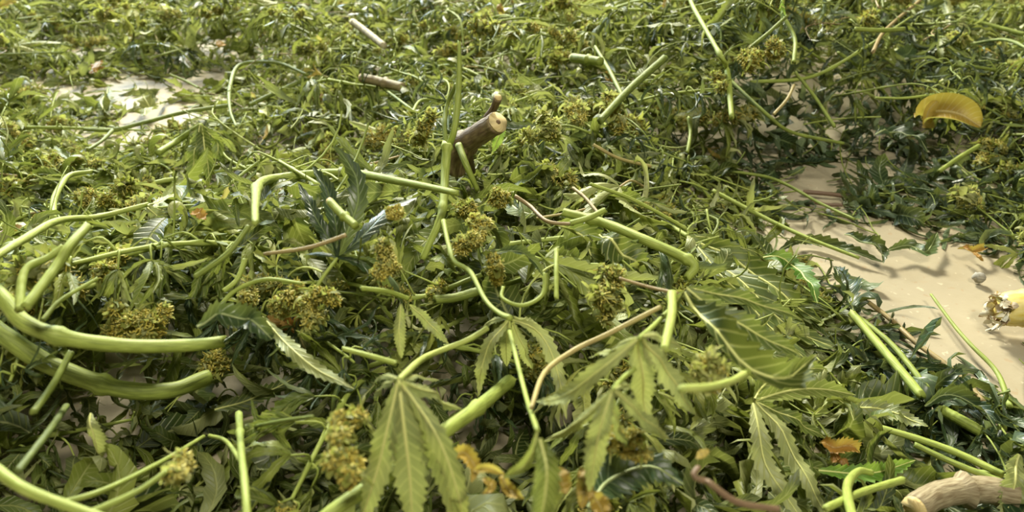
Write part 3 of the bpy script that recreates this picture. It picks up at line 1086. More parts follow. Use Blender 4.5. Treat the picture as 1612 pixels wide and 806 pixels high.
hero_leaf('fan_leaf', [([(1078, 458), (1125, 520), (1180, 575), (1232, 598), (1276, 566)], 62, {'roll': 1.2, 'fold': .6, 'tint': .08}), ([(1080, 456), (1130, 490), (1200, 530), (1260, 560)], 40, {'tint': .3}), ([(1080, 454), (1140, 462), (1200, 480), (1262, 505)], 26),
                       ([(1076, 458), (1060, 485), (1050, 520)], 16)],
          'large dark folded fan leaf with a pale rim, curling up at its tip', lift=.055, droopz=.03, tint=.4)
hero_leaf('fan_leaf', [([(1082, 372), (1150, 405), (1220, 455), (1295, 512)], 46, {'tint': .5}), ([(1086, 376), (1160, 440), (1240, 510), (1330, 560)], 40, {'tint': .45}), ([(1082, 370), (1150, 385), (1230, 415)], 16), ([(1090, 380), (1170, 470), (1240, 540), (1300, 600)], 34, {'tint': .4})],
          'broad mid-green fan leaf with pale midribs lying towards the bare floor', lift=.04, droopz=.03, tint=.5, petiole=[(1040, 350), (1062, 360), (1082, 372)])
hero_leaf('leaf_blade', [([(1202, 404), (1232, 408), (1258, 424), (1288, 472)], 30, {'tint': .2, 'fold': .3})], 'single dark serrated leaflet jutting over the edge of the bare floor', lift=.05, drop=False, mat='leaf_fresh', tint=.1)
hero_leaf('leaf_blade', [([(1342, 492), (1330, 455), (1312, 418)], 34, {'tint': .3})], 'dark pointed leaflet standing up with its tip against the bare floor', lift=.03, drop=False, mat='leaf_dark')
hero_leaf('leaf_blade', [([(874, 352), (905, 365), (930, 395), (938, 436)], 44, {'tint': .3, 'roll': 1.3, 'face': (.4, -.4, .8)})], 'dark leaf folded over like a hood beneath the thick straight stem', lift=.045, droopz=.04)
hero_leaf('leaf_blade', [([(940, 362), (968, 390), (1000, 415), (1030, 440)], 60, {'tint': .25, 'fold': .1})], 'broad dark leaf lying just below the thick straight stem', lift=.03)
hero_leaf('leaf_blade', [([(782, 399), (810, 397), (838, 408), (858, 436)], 20, {'tint': .3})], 'narrow blue-green leaf arching over a dark gap', lift=.045, mat='leaf_dark')
hero_leaf('leaf_blade', [([(632, 478), (628, 520), (632, 566)], 22, {'under': True, 'tint': .7})], 'pale hanging leaflet left of the dark gap in the middle', lift=.04)
hero_leaf('leaf_blade', [([(645, 480), (672, 505), (706, 542)], 20, {'under': True, 'tint': .55})], 'grey-green leaflet slanting beside the pale hanging leaflet', lift=.04)
hero_leaf('leaf_blade', [([(415, 500), (446, 536), (490, 575), (560, 615)], 24, {'under': True, 'tint': .7})], 'long pale leaflet running diagonally to the large drooping fan leaf', lift=.05, droopz=.0)
hero_leaf('leaf_blade', [([(338, 646), (402, 625), (484, 586)], 26, {'tint': .3})], 'dark leaflet lying across the deep gap under the heap', lift=.045, drop=False)
hero_leaf('leaf_blade', [([(140, 652), (150, 690), (154, 726)], 26, {'under': True, 'tint': .75})], 'small pale leaflet hanging in the deep gap below the thick curved stems', lift=.06, droopz=.03)
hero_leaf('leaf_blade', [([(310, 512), (350, 500), (395, 505), (425, 530)], 44, {'tint': .2, 'roll': .9})], 'dark leaf folded over the end of the upper thick curved stem', mat='leaf_dark', lift=.085, drop=False)
hero_leaf('fan_leaf', [([(316, 198), (298, 222), (284, 254)], 18), ([(316, 198), (306, 240), (302, 288)], 22), ([(317, 198), (324, 240), (330, 288)], 24), ([(318, 198), (340, 225), (352, 264)], 20), ([(318, 197), (350, 215), (372, 240)], 14)],
          'dark fan leaf hanging limp from a bent stem beside the bare floor strip', petiole=[(248, 241), (282, 220), (316, 198)], pw=9, lift=.095, droopz=.06, tint=.25)
hero_leaf('fan_leaf', [([(232, 322), (260, 312), (296, 298)], 15), ([(230, 324), (258, 330), (287, 324)], 9), ([(230, 325), (252, 345), (270, 378)], 22, {'tint': .3})],
          'small fan leaf at the tip of the long slender arching stem', lift=.085, droopz=.02, tint=.7, under=True)
hero_leaf('leaf_blade', [([(1279, 690), (1280, 655), (1296, 634), (1325, 632), (1346, 660)], 16, {'roll': 1., 'tint': .6, 'face': (.2, -.9, .3)})], 'leaflet curled into a hoop above the orange dried leaf', lift=.035, drop=False)
hero_leaf('leaf_blade', [([(1455, 640), (1490, 621), (1535, 638), (1570, 674)], 24, {'roll': 1.2, 'tint': .35})], 'dark curled leaflet arching at the near edge of the bare floor', lift=.035, drop=False, mat='leaf_dark')
hero_leaf('leaf_blade', [([(1605, 715), (1594, 760), (1588, 830)], 34, {'under': True, 'tint': .6})], 'pale leaflet hanging over the end of the dry grey stalk', lift=.05)
hero_leaf('leaf_blade', [([(1340, 640), (1395, 645), (1460, 674)], 28, {'under': True, 'tint': .4})], 'smooth grey-green leaflet lying above the pair of bright stems', lift=.03, drop=False)
hero_leaf('leaf_blade', [([(1228, 393), (1262, 378), (1300, 383), (1345, 398), (1392, 414)], 20, {'tint': .15, 'roll': .6})], 'long dark leaflet stuck flat on the bare floor', lift=.006, drop=False, mat='leaf_dark')
hero_leaf('leaf_blade', [([(1330, 368), (1360, 382), (1386, 392), (1392, 412)], 22, {'tint': .2, 'roll': 1.2})], 'curled dark leaflet with a pale hooked tip on the bare floor', lift=.010, drop=False, mat='leaf_dark')
hero_leaf('leaf_blade', [([(1398, 394), (1430, 386), (1458, 396), (1476, 366)], 22, {'tint': .5, 'roll': .8})], 'mid-green crumpled leaflet lying alone on the bare floor', lift=.012, drop=False, mat='leaf_dark')
hero_leaf('leaf_blade', [([(1345, 577), (1400, 572), (1490, 568)], 14, {'tint': .35})], 'flat dark leaflet on the floor under two bright slanting stems', lift=.006, drop=False, mat='leaf_dark')
hero_leaf('leaf_blade', [([(1376, 214), (1412, 206), (1462, 232)], 26, {'tint': .3, 'fold': .1})], 'broad blue-green leaf lying in front of the curled yellow leaf', lift=.04, drop=False, mat='leaf_dark')
hero_leaf('leaf_blade', [([(1226, -14), (1230, 4), (1234, 28)], 24, {'tint': .6})], 'vivid fresh green leaf at the top edge', lift=.05, mat='leaf_fresh')
hero_leaf('leaf_blade', [([(792, 188), (786, 212), (776, 240)], 18, {'tint': .5})], 'fresh green leaf beside the sawn brown stalk', lift=.05, mat='leaf_fresh')
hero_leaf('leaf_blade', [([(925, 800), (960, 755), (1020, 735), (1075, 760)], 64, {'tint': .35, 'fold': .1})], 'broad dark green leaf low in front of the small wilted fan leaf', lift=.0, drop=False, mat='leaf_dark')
hero_leaf('leaf_blade', [([(1290, 740), (1370, 745), (1440, 725)], 26, {'tint': .6})], 'bright green leaf lying behind the orange dried leaf', lift=.015, drop=False, mat='leaf_fresh')
hero_leaf('leaf_blade', [([(165, 178), (160, 160), (172, 138)], 28, {'tint': .4, 'fold': .1})], 'upright dull green leaf on the bare floor strip', lift=.02, drop=False)
hero_leaf('leaf_blade', [([(226, 180), (232, 165), (226, 150)], 22, {'tint': .65, 'fold': .1, 'under': True})], 'pale upright leaf by the long slender stem on the floor strip', lift=.02, drop=False)

# --- stems: (path, width, material, label, options)
STEMS = [
    ([(1264, 302), (1295, 307), (1335, 309)], [7, 6], 'stem_pink', 'thin blackened stem end lying on the far bare patch', dict(lift=.006, tint=-.3)),
    ([(1276, 317), (1300, 321), (1326, 323)], [6, 5], 'stem_pink', 'shorter blackened stem end just in front of the other one', dict(lift=.006, tint=-.3)),
    ([(-40, 430), (0, 470), (44, 512), (110, 536), (200, 544), (290, 541), (352, 538)], [20, 22, 22, 20, 18], 'stem', 'upper thick pale curved stem sweeping in from the side of the heap', dict(lift=.055, tint=.72, nodes=[.45])),
    ([(-30, 500), (23, 538), (87, 582), (180, 612), (268, 617), (330, 592)], [24, 26, 26, 24, 22], 'stem', 'lower thick pale curved stem beneath the other one', dict(lift=.03, tint=.66, nodes=[.55])),
    ([(-20, 412), (40, 380), (94, 352), (160, 332), (232, 322)], [11, 11, 9, 7], 'stem', 'long slender arching stem above the thick curved stems', dict(lift=.085, tint=.75)),
    ([(30, 488), (50, 430), (72, 404), (100, 388)], [12, 11, 9], 'stem', 'short curved stem forking up from the upper thick curved stem', dict(lift=.055, tint=.7)),
    ([(40, 484), (84, 422), (112, 388), (138, 356)], [14, 14, 13], 'stem', 'straight stem standing up beside the short curved one', dict(lift=.055, tint=.6)),
    ([(84, 344), (86, 318), (96, 292), (114, 276), (145, 270)], [9, 9, 8, 6], 'stem', 'hooked green stem curling over behind the long slender arching stem', dict(lift=.05, tint=.7)),
    ([(67, 505), (100, 470), (154, 438)], [7, 5], 'stem', 'thin green shoot rising behind the upper thick curved stem', dict(lift=.05, tint=.6)),
    ([(492, 832), (536, 798), (610, 742), (690, 688), (745, 645), (802, 600)], [22, 26, 24, 22], 'stem', 'thick bright green diagonal stem passing under the drooping fan leaf', dict(lift=.022, tint=.5, nodes=[.62])),
    ([(402, 352), (401, 318), (408, 290), (440, 280), (536, 271), (636, 285), (720, 304)], [10, 12, 14, 14, 14, 13, 10], 'stem', 'long horizontal stem bent down sharply at one end', dict(lift=.105, tint=.5, nodes=[.35])),
    ([(886, 334), (950, 352), (1020, 380), (1090, 414), (1082, 438)], [15, 16, 16, 17, 15], 'stem', 'thick straight pale stem kinked at its end', dict(lift=.07, tint=.7, nodes=[.2, .86])),
    ([(898, 351), (925, 342), (952, 331)], [9, 10], 'stem', 'short cut stem crossing the thick straight pale stem', dict(lift=.08, tint=.6)),
    ([(1058, 462), (1053, 498), (1046, 550)], [15, 14], 'stem', 'short upright pale stem under the kinked stem end', dict(lift=.045, tint=.75)),
    ([(1040, 483), (960, 520), (900, 552), (862, 586), (836, 642)], [8, 9, 8, 7], 'stem_pink', 'pinkish brown bent petiole between the two grey-green fan leaves', dict(lift=.05, tint=.6)),
    ([(975, 438), (1015, 447), (1066, 462)], [5, 6], 'stem_pink', 'thin straight pink stem reaching the short upright pale stem', dict(lift=.05, tint=.5)),
    ([(811, 309), (838, 322), (864, 346), (902, 353)], [7, 7, 6], 'stem_pink', 'thin purplish wavy stem beside the short crossing stem', dict(lift=.05, tint=.25)),
    ([(902, 296), (922, 312), (942, 336)], [6, 6], 'stem_pink', 'short pink stem above the thick straight pale stem', dict(lift=.045, tint=.5)),
    ([(930, 290), (1000, 314), (1080, 360)], [6, 6], 'stem', 'thin yellow-green stem running behind the thick straight stem', dict(lift=.065, tint=.75)),
    ([(1070, 612), (1122, 609), (1160, 596), (1192, 575)], [13, 14, 14], 'stem', 'short bright yellow-green cut stem pointing at the dark folded leaf', dict(lift=.085, tint=.75)),
    ([(540, 549), (580, 562), (624, 572)], [8, 9], 'stem', 'short bright stem leading to the top of the large drooping leaf', dict(lift=.05, tint=.7)),
    ([(376, 652), (378, 703), (384, 760), (390, 830)], [11, 11, 12], 'stem', 'bright upright stem with a fork in the deep gap', dict(lift=.06, tint=.62, nodes=[.3], shoots=[([(378, 706), (355, 694), (330, 686)], 8)])),
    ([(94, 792), (167, 764), (255, 724), (321, 687)], [8, 8, 6], 'stem', 'long thin green stem rising under the deep gap', dict(lift=.04, tint=.45)),
    ([(144, 806), (208, 777), (262, 742)], [9, 7], 'stem', 'thin green stem just in front of the long thin one', dict(lift=.045, tint=.5)),
    ([(-20, 728), (37, 768), (100, 792), (170, 818)], [15, 15, 13], 'stem', 'yellow-green stem crossing the near corner of the heap', dict(lift=.05, tint=.8)),
    ([(388, 674), (440, 664), (492, 656)], [6, 6], 'stem', 'short dull stem lying across the deep gap', dict(lift=.05, tint=.25)),
    ([(28, 742), (67, 684), (104, 640)], [10, 9], 'stem', 'olive straight stem below the lower thick curved stem', dict(lift=.045, tint=.12)),
    ([(52, 650), (84, 600), (112, 554)], [10, 9], 'stem', 'dull olive stem crossing both thick curved stems', dict(lift=.055, tint=.15)),
    ([(308, 436), (355, 400), (392, 356)], [9, 8], 'stem', 'olive slanting stem under the bent horizontal stem', dict(lift=.045, tint=.4)),
    ([(352, 458), (368, 434), (386, 408)], [7, 8], 'stem', 'short pale stem beside the olive slanting stem', dict(lift=.045, tint=.75)),
    ([(335, 498), (368, 459), (419, 439), (474, 446)], [7, 7, 5], 'stem', 'thin green stem arching over to the ochre flowers', dict(lift=.05, tint=.7)),
    ([(416, 400), (486, 389), (545, 370)], [6, 7], 'stem_pink', 'thin pinkish stem running to the pale forked branch', dict(lift=.045, tint=.6)),
    ([(858, 430), (852, 458), (820, 478), (800, 472), (792, 452)], [7, 7, 6], 'stem', 'thin green stem curved into a loop under the arching leaf', dict(lift=.045, tint=.6)),
    ([(876, 394), (877, 430), (876, 470)], [8, 8], 'stem', 'short vertical green stem in the middle of the heap', dict(lift=.04, tint=.65)),
    ([(684, 472), (716, 466), (754, 458)], [15, 15], 'stem', 'dark olive thick stem deep in the middle gap', dict(lift=.015, tint=.1)),
    ([(568, 454), (605, 459), (642, 470)], [8, 8], 'stem', 'short green stem left of the dark middle gap', dict(lift=.04, tint=.5)),
    ([(132, 204), (178, 204), (230, 192), (288, 177), (366, 165)], [6, 8, 8, 7], 'stem', 'long slender stem lying across the bare floor strip', dict(lift=.05, tint=.55, nodes=[.2], shoots=[([(178, 205), (160, 222), (138, 236)], 6)])),
    ([(392, 166), (440, 142), (484, 123)], [9, 8], 'stem', 'straight stem continuing beyond the long slender floor stem', dict(lift=.04, tint=.6)),
    ([(372, 200), (360, 170), (360, 134), (378, 101), (435, 99), (484, 118)], [5, 5, 7, 7, 6, 6], 'stem', 'stem bent into an angular hoop behind the floor strip', dict(lift=.055, tint=.65)),
    ([(316, 197), (340, 224), (360, 248), (388, 266)], [6, 6], 'stem', 'thin stem running on past the limp dark fan leaf', dict(lift=.055, tint=.65)),
    ([(237, 92), (256, 88), (284, 78)], [4, 4], 'stem', 'tiny pale stem lying behind the floor strip', dict(lift=.03, tint=.7)),
    ([(268, 118), (290, 126), (312, 138)], [5, 4], 'stem', 'tiny slanting pale stem on the floor strip', dict(lift=.025, tint=.75)),
    ([(1122, 300), (1146, 315), (1210, 345), (1273, 373), (1352, 406)], [7, 7, 6, 5], 'stem', 'long thin pale stem reaching out over the bare floor', dict(lift=.02, tint=.7)),
    ([(1140, 268), (1215, 282), (1290, 318), (1345, 345)], [5, 5, 4], 'stem', 'thin straight stem crossing the far bare patch', dict(lift=.02, tint=.5)),
    ([(1362, 472), (1407, 504), (1444, 538), (1505, 592), (1548, 632)], [7, 7, 8, 7], 'stem_pink', 'brownish thin stem lying alone across the bare floor', dict(lift=.008, tint=.45)),
    ([(1466, 464), (1500, 513), (1528, 545), (1571, 582), (1590, 640)], [4, 5, 6, 8], 'stem', 'long thin green stem curving over the bare floor to its near edge', dict(lift=.010, tint=.35)),
    ([(1340, 492), (1390, 553), (1450, 622)], [12, 13], 'stem', 'bright slanting stem, the nearer of a pair, at the floor edge', dict(lift=.035, tint=.7)),
    ([(1352, 500), (1405, 548), (1460, 612)], [8, 9], 'stem', 'bright slanting stem, the farther of a pair, at the floor edge', dict(lift=.03, tint=.6)),
    ([(1380, 672), (1440, 690), (1510, 717), (1580, 748)], [9, 10, 10], 'stem', 'bright straight green stem, upper of two side by side', dict(lift=.035, tint=.6)),
    ([(1440, 700), (1500, 724), (1575, 758)], [8, 9], 'stem', 'bright straight green stem, lower of two side by side', dict(lift=.035, tint=.5)),
    ([(1484, 646), (1515, 662), (1545, 680)], [15, 15], 'stem', 'short thick green stem under the dark curled leaflet', dict(lift=.02, tint=.5)),
    ([(1099, 736), (1090, 750), (1100, 763), (1122, 773), (1160, 788), (1225, 802)], [9, 10, 10, 10], 'stem_pink', 'purplish hooked stem in front of the small upturned leaves', dict(lift=.05, tint=.12)),
    ([(1372, 744), (1345, 748), (1338, 766), (1346, 830)], [9, 12, 13, 14], 'stem', 'pale green stem bent over at its top near the dry stalk', dict(lift=.05, tint=.7)),
    ([(1300, 800), (1360, 775), (1420, 756)], [11, 11], 'stem', 'pale green slanting stem crossing behind the bent-over stem', dict(lift=.035, tint=.6)),
    ([(945, 190), (995, 140), (1046, 92)], [15, 15], 'stem', 'thick olive stem leaning up behind the sawn stalk', dict(lift=.04, tint=.2)),
    ([(937, 74), (958, 112), (984, 160)], [7, 9], 'stem', 'pale straight stem leaning against the thick olive stem', dict(lift=.045, tint=.7)),
    ([(556, 35), (578, 50), (604, 72)], [14, 14], 'dry_stalk', 'short thick whitish stub far behind the forked branch', dict(lift=.05, tint=.75)),
    ([(777, 34), (824, 29), (864, 33)], [5, 5], 'stem', 'thin arched pale stem far behind the sawn stalk', dict(lift=.05, tint=.75)),
    ([(596, 134), (624, 154), (655, 178)], [6, 6], 'stem', 'thin straight stem in front of the brown cut stub', dict(lift=.04, tint=.6)),
    ([(648, 178), (665, 160), (704, 157)], [6, 5], 'stem', 'thin stem arching towards the upright shoot', dict(lift=.04, tint=.7)),
    ([(784, 169), (830, 152), (874, 134)], [5, 5], 'stem', 'thin yellow-green stem slanting up behind the sawn stalk', dict(lift=.04, tint=.7)),
    ([(934, 228), (976, 248), (1024, 262)], [7, 7], 'stem_pink', 'pale crooked stem at the foot of the thick olive stem', dict(lift=.035, tint=.9)),
    ([(1085, -12), (1092, 8), (1112, 48), (1134, 92), (1143, 112), (1152, 186)], [8, 9, 9, 9, 12, 10], 'stem', 'tall pale stem hanging down the far bank of leaves', dict(lift=.06, tint=.7, nodes=[.58])),
    ([(1147, 124), (1206, 181), (1246, 208), (1328, 226)], [7, 7, 6], 'stem', 'thin stem curving down from the tall pale stem', dict(lift=.05, tint=.7)),
    ([(1236, 30), (1250, 60), (1250, 98)], [7, 8], 'stem', 'thin bowed stem below the vivid fresh leaf', dict(lift=.05, tint=.7)),
    ([(1180, 76), (1210, 52), (1238, 26)], [8, 7], 'stem', 'slanting stem meeting the vivid fresh leaf', dict(lift=.05, tint=.5)),
    ([(1252, 114), (1280, 151), (1314, 200)], [6, 7], 'stem', 'straight thin stem slanting down below the bowed stem', dict(lift=.05, tint=.75)),
    ([(1250, 134), (1240, 158), (1218, 180)], [6, 6], 'stem_pink', 'thin ochre stem crossing the straight thin stem', dict(lift=.045, tint=.8)),
    ([(1449, 0), (1396, 46), (1374, 82)], [6, 7], 'stem_pink', 'thin brownish bowed stem behind the curled yellow leaf', dict(lift=.05, tint=.5)),
    ([(1345, 46), (1385, 49), (1422, 46)], [8, 8], 'stem', 'short level pale stem crossing the brownish bowed stem', dict(lift=.05, tint=.6)),
    ([(1505, 26), (1560, 40), (1612, 54)], [7, 7], 'stem', 'straight pale stem far behind the curled yellow leaf', dict(lift=.05, tint=.7)),
    ([(1378, 154), (1425, 154), (1476, 148)], [4, 5], 'stem', 'thin pale stem touching the curled yellow leaf', dict(lift=.05, tint=.75)),
    ([(1478, 270), (1510, 250), (1540, 230)], [8, 8], 'stem', 'short slanting stem in front of the curled yellow leaf', dict(lift=.035, tint=.7)),
    ([(1084, 186), (1088, 210), (1082, 240)], [7, 7], 'stem', 'short upright pale stem before the far dark bank', dict(lift=.05, tint=.8)),
]
for path, wp, mat, label, op in STEMS:
    hero_stem('cut_stem', 'stem', path, wp, mat, label, **op)

# --- stubs with a pale sawn end
def stub(path, wpx, mat, label, lift, tint, end=.6):
    root = empty('stalk_stub')
    P = lay(path, lift)
    r = px_r(P, np.full(len(P), wpx))
    m = MB()
    tube(m, P, r, 20, 14, tint, nodes=[.6], rg=HR)
    m.build('stalk', M[mat], root)
    d = unit(P[0] - P[1])
    m = MB()
    tube(m, [P[0] - d * .0004, P[0] + d * .0016], [r[0] * .95, r[0] * .9], 3, 14, end, jag=.1, rg=HR)
    m.build('cut_face', M['wood'], root)
    tag(root, label, 'stalk')
    rebase(root, P[0])


stub([(570, 123), (590, 127), (634, 138)], 15, 'bark', 'brown stub with a pale round cut end far behind the forked branch', .045, .5)
stub([(902, 91), (918, 93), (946, 97)], 14, 'stem', 'short yellow-green stub with a pale cut end behind the sawn stalk', .05, .5)
stub([(1440, 800), (1470, 782), (1507, 773), (1550, 771), (1600, 780)], 36, 'dry_stalk', 'thick dry grey-brown stalk lying bent at the near edge of the heap', .03, .35)
stub([(520, 318), (535, 334), (560, 356)], 13, 'stem', 'short stub slanting over the small bare patch', .03, .6)

# --- the torn yellow piece on the bare floor
root = empty('torn_stalk')
c0, c1 = at(1574, 488, .024), at(1660, 488, .028)
R = px_r(c0, 50)
m = MB()
tube(m, [c0, c0 * .6 + c1 * .4 + [0, 0, .002], c1], [R * .86, R * 1.05, R * 1.0], 20, 20, .55, jag=.3, rg=HR, square=.04)
m.build('rind', M['yellow_rind'], root)
m = MB()
nst = 46
th = HR.uniform(0, 6.28, nst)
ax = unit(c1 - c0)
e1 = np.array([0, 0, 1.0])
e2 = np.cross(ax, e1)
out = e1 * np.cos(th)[:, None] + e2 * np.sin(th)[:, None]
base = c0 + out * (R * HR.uniform(.45, .93, nst))[:, None] + ax * .002
Pq, Sq, Nq = march(base, -ax + out * HR.normal(.25, .4, (nst, 1)), out, HR.uniform(.3, 1.05, nst) * R, 6, HR.uniform(0, .6, nst), HR.normal(0, 1.3, nst), HR.normal(0, .8, nst), flat_floor(.002))
skin(m, Pq, Sq, Nq, HR.uniform(.10, .26, nst) * R, HR.normal(.6, .4, nst), HR.uniform(0, .3, nst), HR.uniform(.25, 1, nst), 'bract', across=2)
m.build('torn_end', M['torn'], root)
tag(root, 'torn yellow stalk piece with a ragged white end on the bare floor', 'stalk')
rebase(root, [c0[0], c0[1], 0])

# --- withered leaves that stand out
def withered(name, blades, mat, label, lift=.02, cat='leaf'):
    root = empty(name)
    m = MB()
    first = None
    for path, wp, op in blades:
        P = lay(path, lift)
        first = P[0] if first is None else first
        blade(m, P, wp, **op)
    m.build('blade', [M[mat], M[mat]], root)
    tag(root, label, cat)
    rebase(root, first)


withered('yellowed_leaf', [([(1452, 186), (1474, 176, .010), (1510, 180, .012), (1544, 200, .002)], 56, {'roll': 1.3, 'fold': .0, 'kind': 'bract', 'tint': .1, 'face': (.1, -.75, .6)}), ([(1456, 196), (1462, 174, .008), (1476, 158, .012)], 18, {'roll': .8, 'tint': .6, 'kind': 'bract'})], 'leaf_yellow', 'large curled yellow leaf in the far bank of leaves', .04)
withered('dried_leaf', [([(1290, 696), (1312, 704, .005), (1334, 702, .006), (1356, 712)], 26, {'roll': 1.2, 'tint': .6}), ([(1308, 706), (1320, 720), (1336, 736)], 20, {'roll': -1, 'tint': .4})], 'leaf_brown', 'orange dried leaf crumpled below the hoop-shaped leaflet', .03)
withered('dried_leaf', [([(1508, 392), (1530, 394, .006), (1552, 390)], 14, {'roll': 1.3}), ([(1530, 396), (1540, 404), (1548, 412)], 8, {})], 'leaf_brown', 'small brown shred lying alone on the bare floor', .008)
withered('yellowed_leaf', [([(708, 728), (728, 712), (748, 735), (742, 760)], 30, {'roll': 1.2, 'tint': .5}), ([(745, 740), (770, 738, .005), (792, 746)], 16, {'roll': 1, 'tint': .7}), ([(760, 752), (775, 765), (760, 778)], 14, {'tint': .4}), ([(790, 750), (802, 772), (825, 785)], 26, {'roll': 1.4, 'tint': .35})], 'leaf_yellow', 'ragged yellow leaf crumpled beside the large drooping fan leaf', .03)
withered('yellowed_leaf', [([(868, 735), (882, 752), (892, 778)], 30, {'tint': .3}), ([(915, 735), (920, 765), (916, 800)], 26, {'tint': .2}), ([(930, 775), (944, 795), (950, 815)], 30, {'tint': .1})], 'leaf_yellow', 'yellow-green lobed leaf below the small wilted fan leaf', .02)
withered('yellowed_leaf', [([(1096, 722), (1106, 714), (1118, 708)], 14, {'tint': .7})], 'leaf_yellow', 'tiny yellow leaf above the purplish hooked stem', .03)
withered('dried_leaf', [([(150, 112), (154, 102), (160, 94)], 14, {'tint': .8}), ([(142, 116), (150, 108), (166, 106)], 10, {'tint': .6})], 'leaf_brown', 'small orange leaf behind the bare floor strip', .03)
withered('dried_leaf', [([(300, 340), (312, 334), (326, 348)], 16, {'tint': .7})], 'leaf_brown', 'small tan leaf beyond the long slender arching stem', .03)
withered('dried_leaf', [([(342, 64), (348, 70), (356, 70)], 12, {'tint': .9})], 'leaf_brown', 'tiny orange leaf in the pale far corner', .03)
withered('yellowed_leaf', [([(1512, 740), (1518, 750), (1516, 764)], 10, {'tint': .4})], 'leaf_yellow', 'tiny yellow leaf above the dry grey-brown stalk', .03)

# --- flower clusters
def cluster(parts, label, hairs=1.5, lift=.03, tint=.6):
    root = empty('flower_bud')
    first = None
    for x, y, wpx in parts:
        fb, hb = MB(), MB()
        p = at(x, y, surf_z(x, y) + lift)
        first = p if first is None else first
        R = px_r(p, wpx)
        for _ in range(3):
            bud(fb, hb, p + HR.normal(0, R * .35, 3) - [0, 0, R * .6], (HR.normal(0, .5), HR.normal(-.2, .4), .8), R * 1.7, R * .62, HR, hairs=hairs, tint=tint, nb=70)
        b = fb.build('flower_cluster', M['bract'], root)
        hb.build('flower_hairs', M['pistil'], b)
    tag(root, label, 'flower bud')
    rebase(root, first)


cluster([(190, 516, 36), (215, 505, 42), (238, 500, 34)], 'ochre flower cluster resting on the upper thick curved stem', 2.2)
cluster([(470, 462, 34), (492, 492, 38), (516, 466, 30), (440, 488, 30)], 'wide ochre flower cluster beside the thin arching stem', 1.6)
cluster([(396, 472, 30)], 'small ochre flower tuft under the short pale stem', 1.6)
cluster([(736, 328, 34), (756, 348, 34), (748, 372, 28)], 'bright ochre flower cluster below the sawn stalk', 2.4)
cluster([(732, 385, 30)], 'greenish flower cluster under the bright ochre one', .8)
cluster([(782, 434, 34)], 'curly ochre flower tuft above the dark middle gap', 2.4)
cluster([(788, 312, 28)], 'small hooded flower bud below the sawn stalk', 1.2)
cluster([(613, 398, 34), (608, 425, 26)], 'plump brown-centred flower bud left of the forked branch', 1.6)
cluster([(618, 336, 20)], 'tiny orange flower tuft above the plump bud', 2.2)
cluster([(546, 655, 40), (538, 690, 42), (546, 728, 44)], 'tall ochre flower cluster behind the large drooping fan leaf', 1.8, lift=.035)
cluster([(286, 732, 36)], 'yellowish flower cluster at the end of the thin green stem', 1.4, .04)
cluster([(352, 572, 36)], 'shaded brown flower cluster behind the lower thick curved stem', 1.8, .025)
cluster([(955, 440, 40), (965, 470, 42), (950, 490, 38)], 'pale upright flowering top under the thin pink stem', .5, .03, .75)
cluster([(842, 560, 40), (852, 575, 34)], 'pale flower cluster under the leaf hung from the forked branch', .6, .02, .7)
cluster([(1105, 575, 44), (1130, 590, 38)], 'pale green flower cluster behind the short bright cut stem', .4, .03, .75)
cluster([(965, 690, 40), (985, 710, 36)], 'brown flower cluster in shade behind the small wilted fan leaf', 1.8, .01)
cluster([(150, 312, 26), (168, 318, 24)], 'yellow flower tuft behind the long slender arching stem', 1.2, .04, .7)
cluster([(1180, 90, 30), (1215, 84, 28)], 'ochre flower tops on the far bank beside the tall pale stem', 1.6, .05)
cluster([(1140, 130, 26)], 'flower tuft hung on the kink of the tall pale stem', .9, .05)
cluster([(846, 196, 34), (872, 205, 30)], 'bright green flower cluster beside the sawn stalk', .3, .06, .85)
cluster([(672, 200, 30), (655, 220, 30)], 'yellow-green flower cluster left of the sawn stalk', .6, .06, .85)

# --- a pebble on the floor
root = MB()
p0 = at(1540, 439, .006)
th = np.linspace(-1, 1, 9)
tube(root, [p0 + [-.006, 0, 0], p0 + [-.003, .001, .001], p0 + [.003, 0, .001], p0 + [.006, .001, -.001]], [.0005, .0055, .006, .001], 12, 9, .6)
tag(root.build('pebble', M['pebble']), 'small grey pebble lying alone on the bare floor', 'pebble')

# ------------------------------------------------------------------ nothing loose may lie over the things one can single out
bpy.context.view_layer.update()
loose = {o.name for o, _, _ in PLACED}
CELL = 7


def points_of(o):
    out = []
    for c in [o] + list(o.children_recursive):
        if c.type != 'MESH':
            continue
        v = np.empty(len(c.data.vertices) * 3, np.float32)
        c.data.vertices.foreach_get('co', v)
        v = v.reshape(-1, 3)[::5]
        mw = np.array(c.matrix_world)
        out.append(v @ mw[:3, :3].T + mw[:3, 3])
    return np.concatenate(out)


def seen_at(v):
    v = v - np.array([0, 0, CAM_H])
    dep = v[:, 1] * CP - v[:, 2] * SP
    up = v[:, 1] * SP + v[:, 2] * CP
    ok = dep > .05
    q = np.stack([W / 2 + F * v[ok, 0] / dep[ok], HH / 2 - F * up[ok] / dep[ok], dep[ok]], -1)
    return q[(q[:, 0] >= 0) & (q[:, 0] < W) & (q[:, 1] >= 0) & (q[:, 1] < HH)]


